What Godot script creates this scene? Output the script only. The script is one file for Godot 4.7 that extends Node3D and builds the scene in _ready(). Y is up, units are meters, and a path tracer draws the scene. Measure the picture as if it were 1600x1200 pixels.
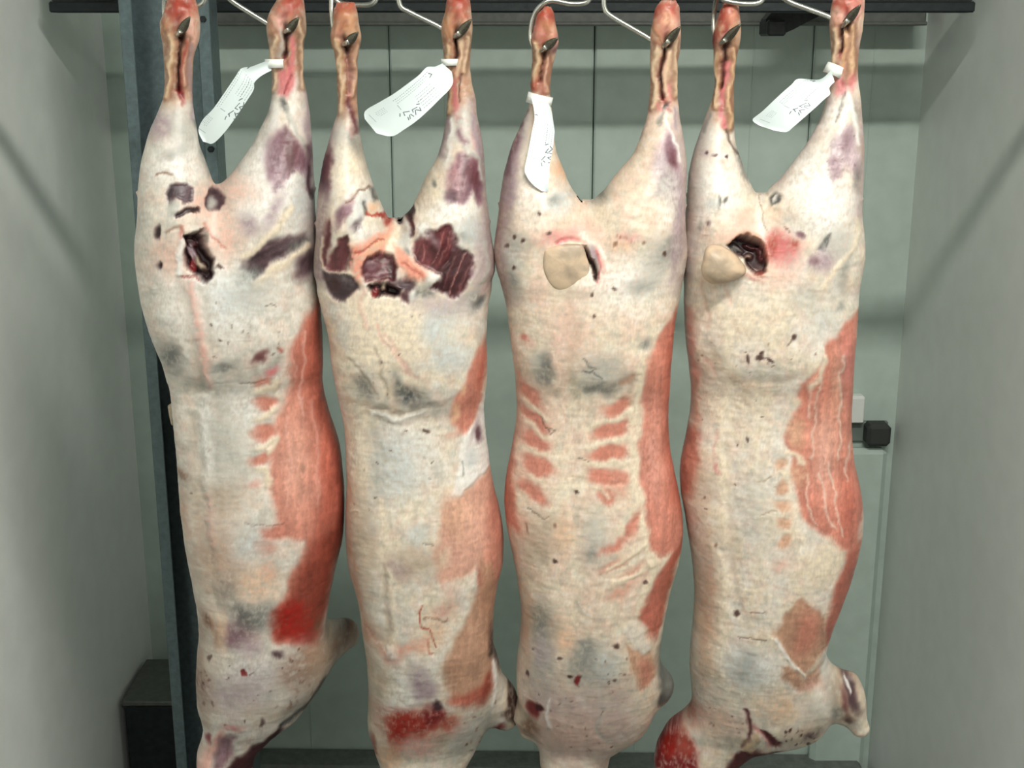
extends Node3D
# A cold room seen from the aisle: four lamb carcasses hang side by side from bent bar hangers.
# Plans are drawn in the plane of the hangers, one plan unit is about a millimetre there; pt() turns a plan place into metres.

const F := 2000.0
const TILT := 0.2618
const EYE := Vector3(0, 1.8, 1.9)

var M := {}
var taken := {}

func pt(px: float, py: float, z := 0.0) -> Vector3:
	var y := EYE.y - (EYE.z - z) * tan(TILT + atan((py - 600.0) / F))
	var depth := (EYE.z - z) * cos(TILT) + (EYE.y - y) * sin(TILT)
	return Vector3((px - 800.0) / F * depth, y, z)

# ---------------------------------------------------------------- setting up
func _ready():
	var cam := Camera3D.new(); cam.name = "camera"
	cam.fov = rad_to_deg(2.0 * atan(600.0 / F)); cam.position = EYE; cam.rotation.x = -TILT
	cam.near = 0.05; cam.far = 50.0
	add_child(cam); cam.current = true
	var env := Environment.new()
	env.background_mode = Environment.BG_COLOR; env.background_color = Color(0.02, 0.02, 0.02)
	env.tonemap_mode = Environment.TONE_MAPPER_LINEAR; env.tonemap_exposure = 1.0
	env.sdfgi_enabled = true; env.ssao_enabled = true; env.ssil_enabled = true
	var we := WorldEnvironment.new(); we.name = "world_environment"; we.environment = env; add_child(we)
	make_materials()
	ceiling_lamp("ceiling_lamp", Vector3(0.5, 2.84, 1.15), 1.0, 0.12, 4.9, "long white batten lamp on the ceiling in front of the carcasses")
	ceiling_lamp("ceiling_lamp", Vector3(0.3, 2.84, 2.7), 1.1, 0.12, 2.2, "added fill lamp, unseen, a white batten on the ceiling behind the viewer")  # added fill lamp, brightens the fronts and lower parts of the carcasses
	room()
	steelwork()
	carcasses()
	hangers()
	tags()

# ---------------------------------------------------------------- naming
func numbered(called: String) -> String:
	if not taken.has(called):
		taken[called] = 0
		return called
	taken[called] += 1
	return "%s_%03d" % [called, taken[called]]

func mark(o: Node, label: String, category: String, group := "") -> Node:
	o.set_meta("label", label); o.set_meta("category", category)
	if group: o.set_meta("group", group)
	return o

func thing(called: String, label: String, category: String, at := Vector3.ZERO, turn := 0.0, group := "") -> Node3D:
	var o := Node3D.new(); o.name = numbered(called); add_child(o)
	o.position = at; o.rotation.y = turn
	mark(o, label, category, group)
	return o

func put(called: String, mesh: Mesh, mat: Material, parent: Node, at := Vector3.ZERO) -> MeshInstance3D:
	var o := MeshInstance3D.new(); o.name = called; o.mesh = mesh; o.material_override = mat; o.position = at
	parent.add_child(o, true)
	return o

func structure(called: String, mesh: Mesh, mat: Material, at := Vector3.ZERO) -> MeshInstance3D:
	var o := put(called, mesh, mat, self, at); o.set_meta("kind", "structure")
	return o

# ---------------------------------------------------------------- shapes
func bevel_box(size: Vector3, r := 0.003) -> ArrayMesh:
	# a box whose edges are chamfered: three slabs' faces joined by bevel strips
	var st := SurfaceTool.new(); st.begin(Mesh.PRIMITIVE_TRIANGLES)
	var h := size / 2.0
	r = minf(r, minf(h.x, minf(h.y, h.z)) * 0.9)
	var pts := {}
	for sx in [-1, 1]:
		for sy in [-1, 1]:
			for sz in [-1, 1]:
				var c := Vector3(sx * h.x, sy * h.y, sz * h.z)
				pts[[sx, sy, sz, 0]] = c - Vector3(0, sy * r, sz * r)
				pts[[sx, sy, sz, 1]] = c - Vector3(sx * r, 0, sz * r)
				pts[[sx, sy, sz, 2]] = c - Vector3(sx * r, sy * r, 0)
	for ax in 3:
		var b := (ax + 1) % 3
		var d := (ax + 2) % 3
		for s in [-1, 1]:
			var q := []
			for k in [[-1, -1], [1, -1], [1, 1], [-1, 1]]:
				var key := [0, 0, 0, ax]; key[ax] = s; key[b] = k[0]; key[d] = k[1]
				q.append(pts[key])
			face(st, q)
			for s2 in [-1, 1]:
				var q2 := []
				for k in [[ax, -1], [ax, 1], [b, 1], [b, -1]]:
					var key := [0, 0, 0, k[0]]; key[ax] = s; key[b] = s2; key[d] = k[1]
					q2.append(pts[key])
				face(st, q2)
	for sx in [-1, 1]:
		for sy in [-1, 1]:
			for sz in [-1, 1]:
				face(st, [pts[[sx, sy, sz, 0]], pts[[sx, sy, sz, 1]], pts[[sx, sy, sz, 2]]])
	st.generate_normals()
	return st.commit()

func face(st: SurfaceTool, q: Array):
	# flat polygon of a convex body round the origin, turned so that its front looks outwards
	var mid := Vector3.ZERO
	for p in q: mid += p
	if (q[2] - q[0]).cross(q[1] - q[0]).dot(mid) < 0: q.reverse()
	st.set_smooth_group(-1)
	for k in range(1, q.size() - 1):
		for p in [q[0], q[k], q[k + 1]]: st.add_vertex(p)

func sweep(path: PackedVector3Array, radii: PackedFloat32Array, sides := 14, flat := 1.0, flat_dir := Vector3.ZERO) -> ArrayMesh:
	# a round or flattened bar along a path, closed at both ends
	var st := SurfaceTool.new(); st.begin(Mesh.PRIMITIVE_TRIANGLES)
	st.set_smooth_group(0)
	var rings := []
	var up := Vector3(0.31, 0.2, 0.93)
	for i in path.size():
		var t := (path[mini(i + 1, path.size() - 1)] - path[maxi(i - 1, 0)]).normalized()
		var u := (up - t * up.dot(t)).normalized()
		if flat_dir != Vector3.ZERO: u = (flat_dir - t * flat_dir.dot(t)).normalized()
		up = u
		var v := t.cross(u)
		var ring := []
		for k in sides:
			var a := TAU * k / sides
			ring.append(path[i] + (u * cos(a) * flat + v * sin(a)) * radii[mini(i, radii.size() - 1)])
		rings.append(ring)
	for i in path.size() - 1:
		for k in sides:
			var k2 := (k + 1) % sides
			for p in [rings[i][k], rings[i + 1][k], rings[i + 1][k2], rings[i][k], rings[i + 1][k2], rings[i][k2]]: st.add_vertex(p)
	for k in range(1, sides - 1):
		for p in [rings[0][0], rings[0][k], rings[0][k + 1]]: st.add_vertex(p)
		for p in [rings[-1][0], rings[-1][k + 1], rings[-1][k]]: st.add_vertex(p)
	st.generate_normals()
	return st.commit()

func curve(points: Array, steps := 8) -> PackedVector3Array:
	# Catmull-Rom through the points
	var out := PackedVector3Array()
	for i in points.size() - 1:
		var a: Vector3 = points[maxi(i - 1, 0)]
		var b: Vector3 = points[i]
		var c: Vector3 = points[i + 1]
		var d: Vector3 = points[mini(i + 2, points.size() - 1)]
		for k in steps: out.append(b.cubic_interpolate(c, a, d, float(k) / steps))
	out.append(points[-1])
	return out

func prism(outline: PackedVector2Array, depth: float) -> ArrayMesh:
	# an outline with real thickness
	var st := SurfaceTool.new(); st.begin(Mesh.PRIMITIVE_TRIANGLES); st.set_smooth_group(-1)
	var tri := Geometry2D.triangulate_polygon(outline)
	for k in range(0, tri.size(), 3):
		var a := outline[tri[k]]
		var b := outline[tri[k + 1]]
		var c := outline[tri[k + 2]]
		if (b - a).cross(c - a) > 0:
			var s := b; b = c; c = s
		for p in [a, b, c]: st.add_vertex(Vector3(p.x, p.y, depth / 2))
		for p in [a, c, b]: st.add_vertex(Vector3(p.x, p.y, -depth / 2))
	var ccw := not Geometry2D.is_polygon_clockwise(outline)
	for i in outline.size():
		var a := outline[i]
		var b := outline[(i + 1) % outline.size()]
		if ccw:
			var s := a; a = b; b = s
		var q := [Vector3(a.x, a.y, depth / 2), Vector3(b.x, b.y, depth / 2), Vector3(b.x, b.y, -depth / 2), Vector3(a.x, a.y, -depth / 2)]
		for k in [0, 1, 2, 0, 2, 3]: st.add_vertex(q[k])
	st.generate_normals()
	return st.commit()

func bolt_head(r: float) -> ArrayMesh:
	var st := SurfaceTool.new(); st.begin(Mesh.PRIMITIVE_TRIANGLES)
	var rim := []
	for ring in [[1.0, -0.5], [1.0, 0.35], [0.85, 0.5]]:
		var row := []
		for k in 6: row.append(Vector3(cos(TAU * k / 6) * r * ring[0], sin(TAU * k / 6) * r * ring[0], ring[1] * r))
		rim.append(row)
	for i in 2:
		for k in 6: face(st, [rim[i][k], rim[i][(k + 1) % 6], rim[i + 1][(k + 1) % 6], rim[i + 1][k]])
	face(st, rim[2].duplicate())
	st.generate_normals()
	return st.commit()

# ---------------------------------------------------------------- materials
func noise_map(freq: float, seed: int, ramp: Array, size := 512, octaves := 4) -> NoiseTexture2D:
	var n := FastNoiseLite.new(); n.seed = seed; n.frequency = freq; n.fractal_octaves = octaves
	var t := NoiseTexture2D.new(); t.noise = n; t.width = size; t.height = size; t.seamless = true
	var g := Gradient.new(); g.set_color(0, ramp[0]); g.set_color(1, ramp[1])
	t.color_ramp = g
	return t

func bump_map(freq: float, seed: int, strength: float, size := 512) -> NoiseTexture2D:
	var n := FastNoiseLite.new(); n.seed = seed; n.frequency = freq; n.fractal_octaves = 4
	var t := NoiseTexture2D.new(); t.noise = n; t.width = size; t.height = size; t.seamless = true; t.as_normal_map = true; t.bump_strength = strength
	return t

func surface(called: String, color: Color, rough: float, metal := 0.0, grain := 0.0, scale := 3.0, bump := 0.0, freq := 0.02) -> StandardMaterial3D:
	var m := StandardMaterial3D.new(); m.resource_name = called
	m.albedo_color = color; m.roughness = rough; m.metallic = metal
	if grain > 0.0:
		m.albedo_texture = noise_map(freq, hash(called) % 1000, [Color(1, 1, 1) * (1.0 - grain) + Color(0, 0, 0, 1), Color.WHITE])
	if bump > 0.0:
		m.normal_enabled = true; m.normal_scale = bump; m.normal_texture = bump_map(freq * 2.0, hash(called) % 991, 6.0)
	m.uv1_triplanar = true; m.uv1_world_triplanar = true; m.uv1_scale = Vector3.ONE * scale
	M[called] = m
	return m

func make_materials():
	surface("wall_panel", Color8(196, 214, 205), 0.42, 0.0, 0.06, 1.3)
	surface("seam_sealant", Color8(112, 124, 118), 0.6)
	surface("ceiling_sheet", Color8(104, 108, 105), 0.6)
	surface("aisle_wall", Color8(84, 90, 86), 0.6)
	surface("white_panel", Color8(236, 240, 237), 0.45, 0.0, 0.03, 1.1)
	surface("concrete", Color8(96, 98, 94), 0.75, 0.0, 0.3, 2.0, 0.4)
	surface("kerb", Color8(118, 124, 120), 0.6, 0.0, 0.2, 3.0, 0.2)
	surface("galvanised", Color8(112, 130, 134), 0.38, 0.55, 0.18, 4.0, 0.03, 0.03)
	surface("grey_steel", Color8(112, 116, 112), 0.5, 0.4, 0.15, 4.0)
	surface("dark_steel", Color8(38, 48, 50), 0.5, 0.3, 0.3, 4.0, 0.1)
	surface("bracket_steel", Color8(52, 56, 58), 0.6, 0.2, 0.3, 5.0, 0.1)
	surface("stainless", Color8(196, 198, 190), 0.24, 0.85, 0.1, 9.0)
	surface("worn_steel", Color8(120, 118, 104), 0.36, 0.75, 0.45, 14.0, 0.1, 0.04)  # base darkened to stand for dark surroundings reflected in the steel
	surface("white_plastic", Color8(236, 240, 236), 0.4)
	surface("black_rubber", Color8(52, 56, 54), 0.7)
	surface("lamp_body", Color8(235, 235, 232), 0.5)
	var glow := StandardMaterial3D.new(); glow.resource_name = "lamp_glow"
	glow.albedo_color = Color8(240, 240, 235); glow.emission_enabled = true; glow.emission = Color(1.0, 0.98, 0.94); glow.emission_energy_multiplier = 2.0
	M.lamp_glow = glow
	surface("bone_end", Color8(190, 172, 148), 0.5, 0.0, 0.2, 9.0)
	# moist carcass surface: the colours of fat, muscle and sinew are the mesh's own
	var b := StandardMaterial3D.new(); b.resource_name = "carcass_surface"
	b.vertex_color_use_as_albedo = true; b.vertex_color_is_srgb = true
	b.albedo_texture = noise_map(0.03, 7, [Color(0.93, 0.92, 0.915), Color.WHITE], 512, 5)
	b.normal_enabled = true; b.normal_texture = bump_map(0.03, 9, 6.0); b.normal_scale = 0.1
	b.uv1_triplanar = true; b.uv1_scale = Vector3.ONE * 5.0
	b.roughness = 0.42; b.metallic_specular = 0.5
	b.subsurf_scatter_enabled = true; b.subsurf_scatter_strength = 0.06
	M.carcass = b

# ---------------------------------------------------------------- the room
func ceiling_lamp(called: String, at: Vector3, length: float, width: float, energy: float, label: String):
	var t := thing(called, label, "lamp", at, 0.0, "batten lamps on the ceiling")
	put("lamp_housing", bevel_box(Vector3(length + 0.06, 0.05, width + 0.04), 0.01), M.lamp_body, t, Vector3(0, 0.055, 0))
	put("lamp_diffuser", bevel_box(Vector3(length, 0.04, width), 0.012), M.lamp_glow, t, Vector3(0, 0.012, 0))
	var l := AreaLight3D.new(); l.name = "lamp_light"; l.area_size = Vector2(length, width); l.light_energy = energy; l.light_color = Color(1.0, 0.985, 0.95)
	l.area_normalize_energy = true; l.area_range = 12.0; l.area_attenuation = 2.0; l.shadow_enabled = true
	l.position = Vector3(0, -0.012, 0); l.rotation.x = -PI / 2
	t.add_child(l, true)

func room():
	var high := 2.9
	structure("floor", bevel_box(Vector3(2.2, 0.1, 5.4)), M.concrete, Vector3(0, -0.05, 1.2))
	structure("ceiling", bevel_box(Vector3(2.2, 0.1, 5.4)), M.ceiling_sheet, Vector3(0, high + 0.05, 1.2))
	structure("wall_left", bevel_box(Vector3(0.1, high, 5.4)), M.white_panel, Vector3(-0.95, high / 2, 1.2))
	structure("wall_right", bevel_box(Vector3(0.1, high, 5.4)), M.white_panel, Vector3(0.95, high / 2, 1.2))
	structure("wall_front", bevel_box(Vector3(2.2, high, 0.1)), M.aisle_wall, Vector3(0, high / 2, 3.85))
	# back wall: sandwich panels with a recessed joint between each two, turned a little to the aisle
	var w := structure("wall_back", bevel_box(Vector3(2.3, high, 0.08)), M.seam_sealant, Vector3(0, high / 2, -1.056))
	w.rotation.y = deg_to_rad(-1.2)
	var seams := [-1.15, -0.27, 0.182, 0.66, 1.15]
	for i in seams.size() - 1:
		var wide: float = seams[i + 1] - seams[i] - (0.003 if i == 1 or i == 2 else 0.0012)
		var p := put("wall_panel", bevel_box(Vector3(wide, high, 0.03), 0.004), M.wall_panel, w, Vector3((seams[i] + seams[i + 1]) / 2, 0, 0.041))
		for k in 2:   # pressed ribs of the sheet
			put("panel_rib", bevel_box(Vector3(0.004, high, 0.002), 0.0008), M.wall_panel, p, Vector3(wide * (k - 0.5) * 0.46, 0, 0.0155))
	var k := structure("baseboard_back", bevel_box(Vector3(1.74, 0.08, 0.09), 0.008), M.kerb, Vector3(0.0, 0.022, -0.955))
	k.rotation.y = deg_to_rad(-1.2)

func bar(called: String, size: Vector3, mat: Material, parent: Node, at: Vector3, r := 0.003) -> MeshInstance3D:
	return put(called, bevel_box(size, r), mat, parent, at)

func steelwork():
	# grey channel fixed along the back wall
	var low := pt(800, 40, -1.0).y
	var b := thing("support_beam", "long grey steel beam bolted along the back wall above the panels", "beam", Vector3(0.07, low, -0.95), deg_to_rad(-1.2))
	bar("beam_web", Vector3(1.6, 0.075, 0.085), M.grey_steel, b, Vector3(0, 0.0375, 0))
	bar("beam_lip", Vector3(1.6, 0.008, 0.1), M.grey_steel, b, Vector3(0, 0.003, 0.004), 0.002)
	for x in [-0.36, 0.13, 0.5]: put("bolt", bolt_head(0.0075), M.dark_steel, b, Vector3(x, 0.034, 0.0455))
	# dark rail in front of it
	var r := thing("dark_rail", "dark steel rail crossing the top of the view in front of the grey beam", "rail", pt(800, 20, -0.6))
	bar("rail_web", Vector3(1.72, 0.02, 0.05), M.dark_steel, r, Vector3(0, 0.01, 0))
	bar("rail_body", Vector3(1.72, 0.065, 0.03), M.grey_steel, r, Vector3(0, 0.0525, -0.005))
	# hanging rail the hangers ride on, above the view
	var h := thing("hanging_rail", "round steel rail that carries the four carcass hangers", "rail", Vector3(0, pt(800, -95, 0).y, 0))
	put("rail_tube", sweep(PackedVector3Array([Vector3(-0.88, 0, 0), Vector3(0.88, 0, 0)]), PackedFloat32Array([0.016]), 20), M.stainless, h)
	for x in [-0.75, 0.0, 0.75]: put("rail_stay", sweep(PackedVector3Array([Vector3(x, 0.016, 0), Vector3(x, 0.94, 0)]), PackedFloat32Array([0.007])), M.stainless, h)
	# upright at the left
	var xl := pt(245, 696, -0.45).x
	var xr := pt(337, 85, -0.45).x
	var wide := xr - xl
	var u := thing("steel_upright", "dark galvanised steel upright standing behind the leftmost carcass", "post", Vector3((xl + xr) / 2, 0, -0.45))
	bar("upright_web", Vector3(wide, 2.88, 0.004), M.galvanised, u, Vector3(0, 1.44, -0.03), 0.001)
	bar("upright_flange", Vector3(0.004, 2.88, 0.06), M.galvanised, u, Vector3(-wide / 2 + 0.002, 1.44, 0), 0.001)
	bar("upright_flange", Vector3(0.004, 2.88, 0.06), M.galvanised, u, Vector3(wide / 2 - 0.002, 1.44, 0), 0.001)
	bar("upright_lip", Vector3(0.022, 2.88, 0.004), M.galvanised, u, Vector3(wide / 2 - 0.011, 1.44, 0.03), 0.001)
	bar("upright_lip", Vector3(0.022, 2.88, 0.004), M.galvanised, u, Vector3(-wide / 2 + 0.011, 1.44, 0.03), 0.001)
	for y in [pt(0, 30, -0.42).y, pt(0, 233, -0.42).y, pt(0, 440, -0.42).y]: put("bolt", bolt_head(0.006), M.dark_steel, u, Vector3(wide / 2 - 0.011, y, 0.034))
	bar("base_plate", Vector3(wide + 0.04, 0.01, 0.12), M.galvanised, u, Vector3(0, 0.005, 0), 0.002)
	# low plinth by the left wall
	var top := pt(265, 1088, -0.75).y
	var pl := thing("floor_plinth", "low dark grey plinth on the floor left of the steel upright", "plinth", Vector3(-0.8, 0, -0.83))
	bar("plinth_body", Vector3(0.17, top - 0.012, 0.2), M.dark_steel, pl, Vector3(0, (top - 0.012) / 2, 0), 0.004)
	bar("plinth_cap", Vector3(0.18, 0.012, 0.21), M.grey_steel, pl, Vector3(0, top - 0.006, 0), 0.003)
	# bracket at the upper right
	var g := thing("steel_bracket", "heavy dark steel bracket reaching in at the upper right", "bracket", pt(1230, 20, -0.7))
	var o := PackedVector2Array()
	for p in [[1215, 4], [1193, 30], [1192, 53], [1220, 53], [1236, 46], [1262, 32], [1305, 12], [1340, -6], [1340, -80], [1228, -80]]:
		var q := pt(p[0], p[1], -0.7) - g.position
		o.append(Vector2(q.x, q.y))
	put("bracket_plate", prism(o, 0.05), M.bracket_steel, g)
	bar("bracket_foot", Vector3(0.036, 0.03, 0.09), M.bracket_steel, g, pt(1207, 44, -0.7) - g.position, 0.004)
	put("bolt", bolt_head(0.009), M.dark_steel, g, pt(1230, 12, -0.7) - g.position + Vector3(0, 0, 0.028))
	# things on the wall at the right
	var z := -0.985
	var s := thing("switch_box", "small white box on the back wall beside the rightmost carcass", "box", pt(1331, 635, z))
	bar("box_body", Vector3(0.044, 0.066, 0.03), M.white_plastic, s, Vector3(0, 0, 0.016), 0.004)
	bar("box_lid", Vector3(0.04, 0.06, 0.006), M.white_plastic, s, Vector3(0, 0, 0.033), 0.002)
	var d := thing("wall_bumper", "dark grey bumper block on the wall ledge below the white box", "bumper", pt(1365, 672, z))
	bar("bumper_block", Vector3(0.056, 0.052, 0.05), M.black_rubber, d, Vector3(0, 0, 0.026), 0.008)
	bar("bumper_plate", Vector3(0.12, 0.05, 0.012), M.seam_sealant, d, Vector3(-0.03, 0, 0.007), 0.003)
	var guard_top := pt(1340, 692, z).y
	var gl := pt(1286, 800, z).x
	var gd := thing("wall_guard", "white wall guard panel with rounded top beside the rightmost carcass", "wall guard", Vector3((gl + 0.88) / 2, 0, z + 0.02))
	bar("guard_panel", Vector3(0.88 - gl, guard_top - 0.035, 0.034), M.wall_panel, gd, Vector3(0, (guard_top - 0.035) / 2 + 0.03, 0), 0.012)

# ---------------------------------------------------------------- carcass: a field of rounded sections, meshed and coloured
class Stroke:
	var kind := 0
	var c := Color.WHITE
	var a := 1.0
	var h := 0.0
	var soft := 4.0
	var w := 0.0
	var fib := 0.0
	var fca := 1.0
	var fsa := 0.0
	var x := 0.0
	var y := 0.0
	var rx := 1.0
	var ry := 1.0
	var ca := 1.0
	var sa := 0.0
	var pts := PackedVector2Array()

class Carcass:
	const STEP := 0.004
	const CELL := 40.0
	var called := ""
	var pal := {}
	var base_a := Color.WHITE
	var base_b := Color.WHITE
	var axis_px := 0.0
	var x0 := 0.0
	var psi := 0.0
	var cpsi := 1.0
	var y_low := 0.0
	var rows := 0
	var keys := []                        # three lists of plan rows: left leg, right leg, trunk
	var tab: Array[PackedFloat32Array] = []      # for each part: cx, a, cz, b per dense row
	var plan_y := PackedFloat32Array()    # plan height and plan scale of every dense row, at the front of the body
	var plan_s := PackedFloat32Array()
	var axis_s := PackedFloat32Array()    # plan scale at the axis itself
	var caps: Array[PackedFloat32Array] = []
	var strokes: Array[Stroke] = []
	var cells := {}
	var warp := FastNoiseLite.new()
	var fine := FastNoiseLite.new()
	var verts := PackedVector3Array()
	var norms := PackedVector3Array()
	var cols := PackedColorArray()
	var tris := PackedInt32Array()
	var out_c := Color.WHITE
	var out_h := 0.0
	var eye := Vector3.ZERO
	var tilt := 0.0
	var foc := 1.0

	# --- plan rows: [height, left, right, front mm, back mm] ...
	func plan_to_y(py: float) -> float:
		return eye.y - eye.z * tan(tilt + atan((py - 600.0) / foc))

	func depth_at(y: float) -> float:
		return eye.z * cos(tilt) + (eye.y - y) * sin(tilt)

	func row(list: Array, py: float) -> PackedFloat32Array:
		var n := list.size() / 5
		var out := PackedFloat32Array([0, 0, 0, 0])
		if py < list[0] or py > list[(n - 1) * 5]: return PackedFloat32Array()
		var i := 0
		while i < n - 2 and py > list[(i + 1) * 5]: i += 1
		var p1: float = list[i * 5]
		var p2: float = list[(i + 1) * 5]
		var t := (py - p1) / maxf(p2 - p1, 0.001)
		for k in 4:
			var v1: float = list[i * 5 + 1 + k]
			var v2: float = list[(i + 1) * 5 + 1 + k]
			var m1 := v2 - v1
			var m2 := v2 - v1
			if i > 0: m1 = (v2 - list[(i - 1) * 5 + 1 + k]) / (p2 - list[(i - 1) * 5]) * (p2 - p1)
			if i < n - 2: m2 = (list[(i + 2) * 5 + 1 + k] - v1) / (list[(i + 2) * 5] - p1) * (p2 - p1)
			var t2 := t * t
			var t3 := t2 * t
			out[k] = (2 * t3 - 3 * t2 + 1) * v1 + (t3 - 2 * t2 + t) * m1 + (-2 * t3 + 3 * t2) * v2 + (t3 - t2) * m2
		return out

	func local(px: float, py: float, z := 0.0) -> Vector3:
		var y := plan_to_y(py)
		return Vector3(((px - 800.0) / foc * depth_at(y) - x0) * cpsi, y, z)

	func prepare():
		var top := 1e9
		var low := -1e9
		for list in keys:
			top = minf(top, list[0]); low = maxf(low, list[list.size() - 5])
		y_low = plan_to_y(low) - 2 * STEP
		rows = int((plan_to_y(top) - y_low) / STEP) + 4
		for part in 3:
			var t := PackedFloat32Array(); t.resize(rows * 4); tab.append(t)
		plan_y.resize(rows); plan_s.resize(rows); axis_s.resize(rows)
		var zf := PackedFloat32Array(); zf.resize(rows)
		for i in rows:
			var y := y_low + i * STEP
			var py := 600.0 + foc * tan(atan((eye.y - y) / eye.z) - tilt)
			var d := depth_at(y)
			var most := 0.0
			for part in 3:
				var r := row(keys[part], py)
				if r.is_empty():
					tab[part][i * 4 + 1] = -1.0
					continue
				var xl := ((r[0] - 800.0) / foc * d - x0) * cpsi
				var xr := ((r[1] - 800.0) / foc * d - x0) * cpsi
				tab[part][i * 4] = (xl + xr) / 2
				tab[part][i * 4 + 1] = maxf((xr - xl) / 2, 0.003)
				tab[part][i * 4 + 2] = (r[2] + r[3]) / 2000.0
				tab[part][i * 4 + 3] = maxf((r[2] - r[3]) / 2000.0, 0.003)
				most = maxf(most, r[2] / 1000.0)
			zf[i] = most
			plan_y[i] = py
			plan_s[i] = foc / d
			axis_s[i] = foc / d
		# what lies on the front of the body shows a little further out than the plane of the plan
		for i in rows:
			var s := 0.0
			var n := 0.0
			for k in range(maxi(i - 8, 0), mini(i + 9, rows)):
				s += zf[k]; n += 1.0
			var near := eye.z / (eye.z - 0.9 * s / n)
			var horizon := 600.0 - foc * tan(tilt)
			plan_y[i] = horizon + (plan_y[i] - horizon) * near
			plan_s[i] *= near
		warp.seed = 11; warp.frequency = 0.02; warp.fractal_octaves = 3
		fine.seed = 5; fine.frequency = 1.0; fine.fractal_octaves = 2

	func smin(a: float, b: float, k: float) -> float:
		var h := maxf(k - absf(a - b), 0.0) / k
		return minf(a, b) - h * h * k * 0.25

	func oval(ux: float, uz: float, a: float, b: float) -> float:
		var k := sqrt(ux * ux + uz * uz)
		if k < 0.4: return (k - 1.0) * minf(a, b)
		return (k - 1.0) * k / sqrt(ux * ux / (a * a) + uz * uz / (b * b))

	func section(x: float, z: float, f: PackedFloat32Array) -> float:
		# f: cx, a, cz, b of left leg, right leg, trunk
		var d := 0.06
		if f[1] > 0.0: d = oval((x - f[0]) / f[1], (z - f[2]) / f[3], f[1], f[3])
		if f[5] > 0.0: d = smin(d, oval((x - f[4]) / f[5], (z - f[6]) / f[7], f[5], f[7]), 0.02)
		if f[9] > 0.0:
			var ux := maxf(absf(x - f[8]) / f[9], 0.001)
			var uz := maxf(absf(z - f[10]) / f[11], 0.001)
			var p := pow(ux, 2.35)
			var q := pow(uz, 2.35)
			var s := p + q
			var k := pow(s, 0.42553)
			var gx := p / (ux * f[9])
			var gz := q / (uz * f[11])
			var t := (k - 1.0) * minf(f[9], f[11])
			if k > 0.4: t = (k - 1.0) * s / (k * sqrt(gx * gx + gz * gz))
			d = smin(d, t, 0.03)
		return d

	func capsules(x: float, y: float, z: float, d: float) -> float:
		for c in caps:
			if y < c[8] or y > c[9]: continue
			var p := Vector3(x - c[0], y - c[1], z - c[2])
			var e := Vector3(c[4] - c[0], c[5] - c[1], c[6] - c[2])
			var t := clampf(p.dot(e) / e.length_squared(), 0.0, 1.0)
			d = smin(d, (p - e * t).length() - lerpf(c[3], c[7], t), 0.03)
		return d

	func limb(ax: float, ay: float, az: float, ar: float, bx: float, by: float, bz: float, br: float):
		var p := local(ax, ay, az / 1000.0)
		var q := local(bx, by, bz / 1000.0)
		caps.append(PackedFloat32Array([p.x, p.y, p.z, ar / 1000.0, q.x, q.y, q.z, br / 1000.0, minf(p.y, q.y) - 0.1, maxf(p.y, q.y) + 0.1]))

	func at_row(y: float) -> PackedFloat32Array:
		var t := clampf((y - y_low) / STEP, 0.0, rows - 1.001)
		var i := int(t)
		var w := t - i
		var f := PackedFloat32Array([0, 0, 0, 0, 0, 0, 0, 0, 0, 0, 0, 0])
		for part in 3:
			var tb := tab[part]
			if tb[i * 4 + 1] < 0.0 or tb[i * 4 + 5] < 0.0:
				f[part * 4 + 1] = -1.0
				if tb[i * 4 + 1] > 0.0 and w < 0.5 or tb[i * 4 + 5] > 0.0 and w >= 0.5:
					var j := i if w < 0.5 else i + 1
					for k in 4: f[part * 4 + k] = tb[j * 4 + k]
				continue
			for k in 4: f[part * 4 + k] = tb[i * 4 + k] * (1.0 - w) + tb[i * 4 + 4 + k] * w
		return f

	func field(p: Vector3) -> float:
		return capsules(p.x, p.y, p.z, section(p.x, p.z, at_row(p.y)))

	# --- meshing: surface nets, then two subdivisions (the second one only where the body faces the aisle)
	func build():
		prepare()
		sort_strokes()
		var h := 0.009
		var lo := Vector3(1e9, y_low - 0.01, 1e9)
		var hi := Vector3(-1e9, y_low + rows * STEP + 0.01, -1e9)
		for part in 3:
			for i in rows:
				var t := tab[part]
				if t[i * 4 + 1] < 0.0: continue
				lo.x = minf(lo.x, t[i * 4] - t[i * 4 + 1]); hi.x = maxf(hi.x, t[i * 4] + t[i * 4 + 1])
				lo.z = minf(lo.z, t[i * 4 + 2] - t[i * 4 + 3]); hi.z = maxf(hi.z, t[i * 4 + 2] + t[i * 4 + 3])
		for c in caps:
			for k in [0, 4]:
				lo.x = minf(lo.x, c[k] - c[k + 3]); hi.x = maxf(hi.x, c[k] + c[k + 3])
				lo.z = minf(lo.z, c[k + 2] - c[k + 3]); hi.z = maxf(hi.z, c[k + 2] + c[k + 3])
				lo.y = minf(lo.y, c[k + 1] - c[k + 3] - 0.01)
		lo -= Vector3.ONE * 2.2 * h; hi += Vector3.ONE * 2.2 * h
		var nx := int((hi.x - lo.x) / h) + 1
		var ny := int((hi.y - lo.y) / h) + 1
		var nz := int((hi.z - lo.z) / h) + 1
		var val := PackedFloat32Array(); val.resize(nx * ny * nz)
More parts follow.
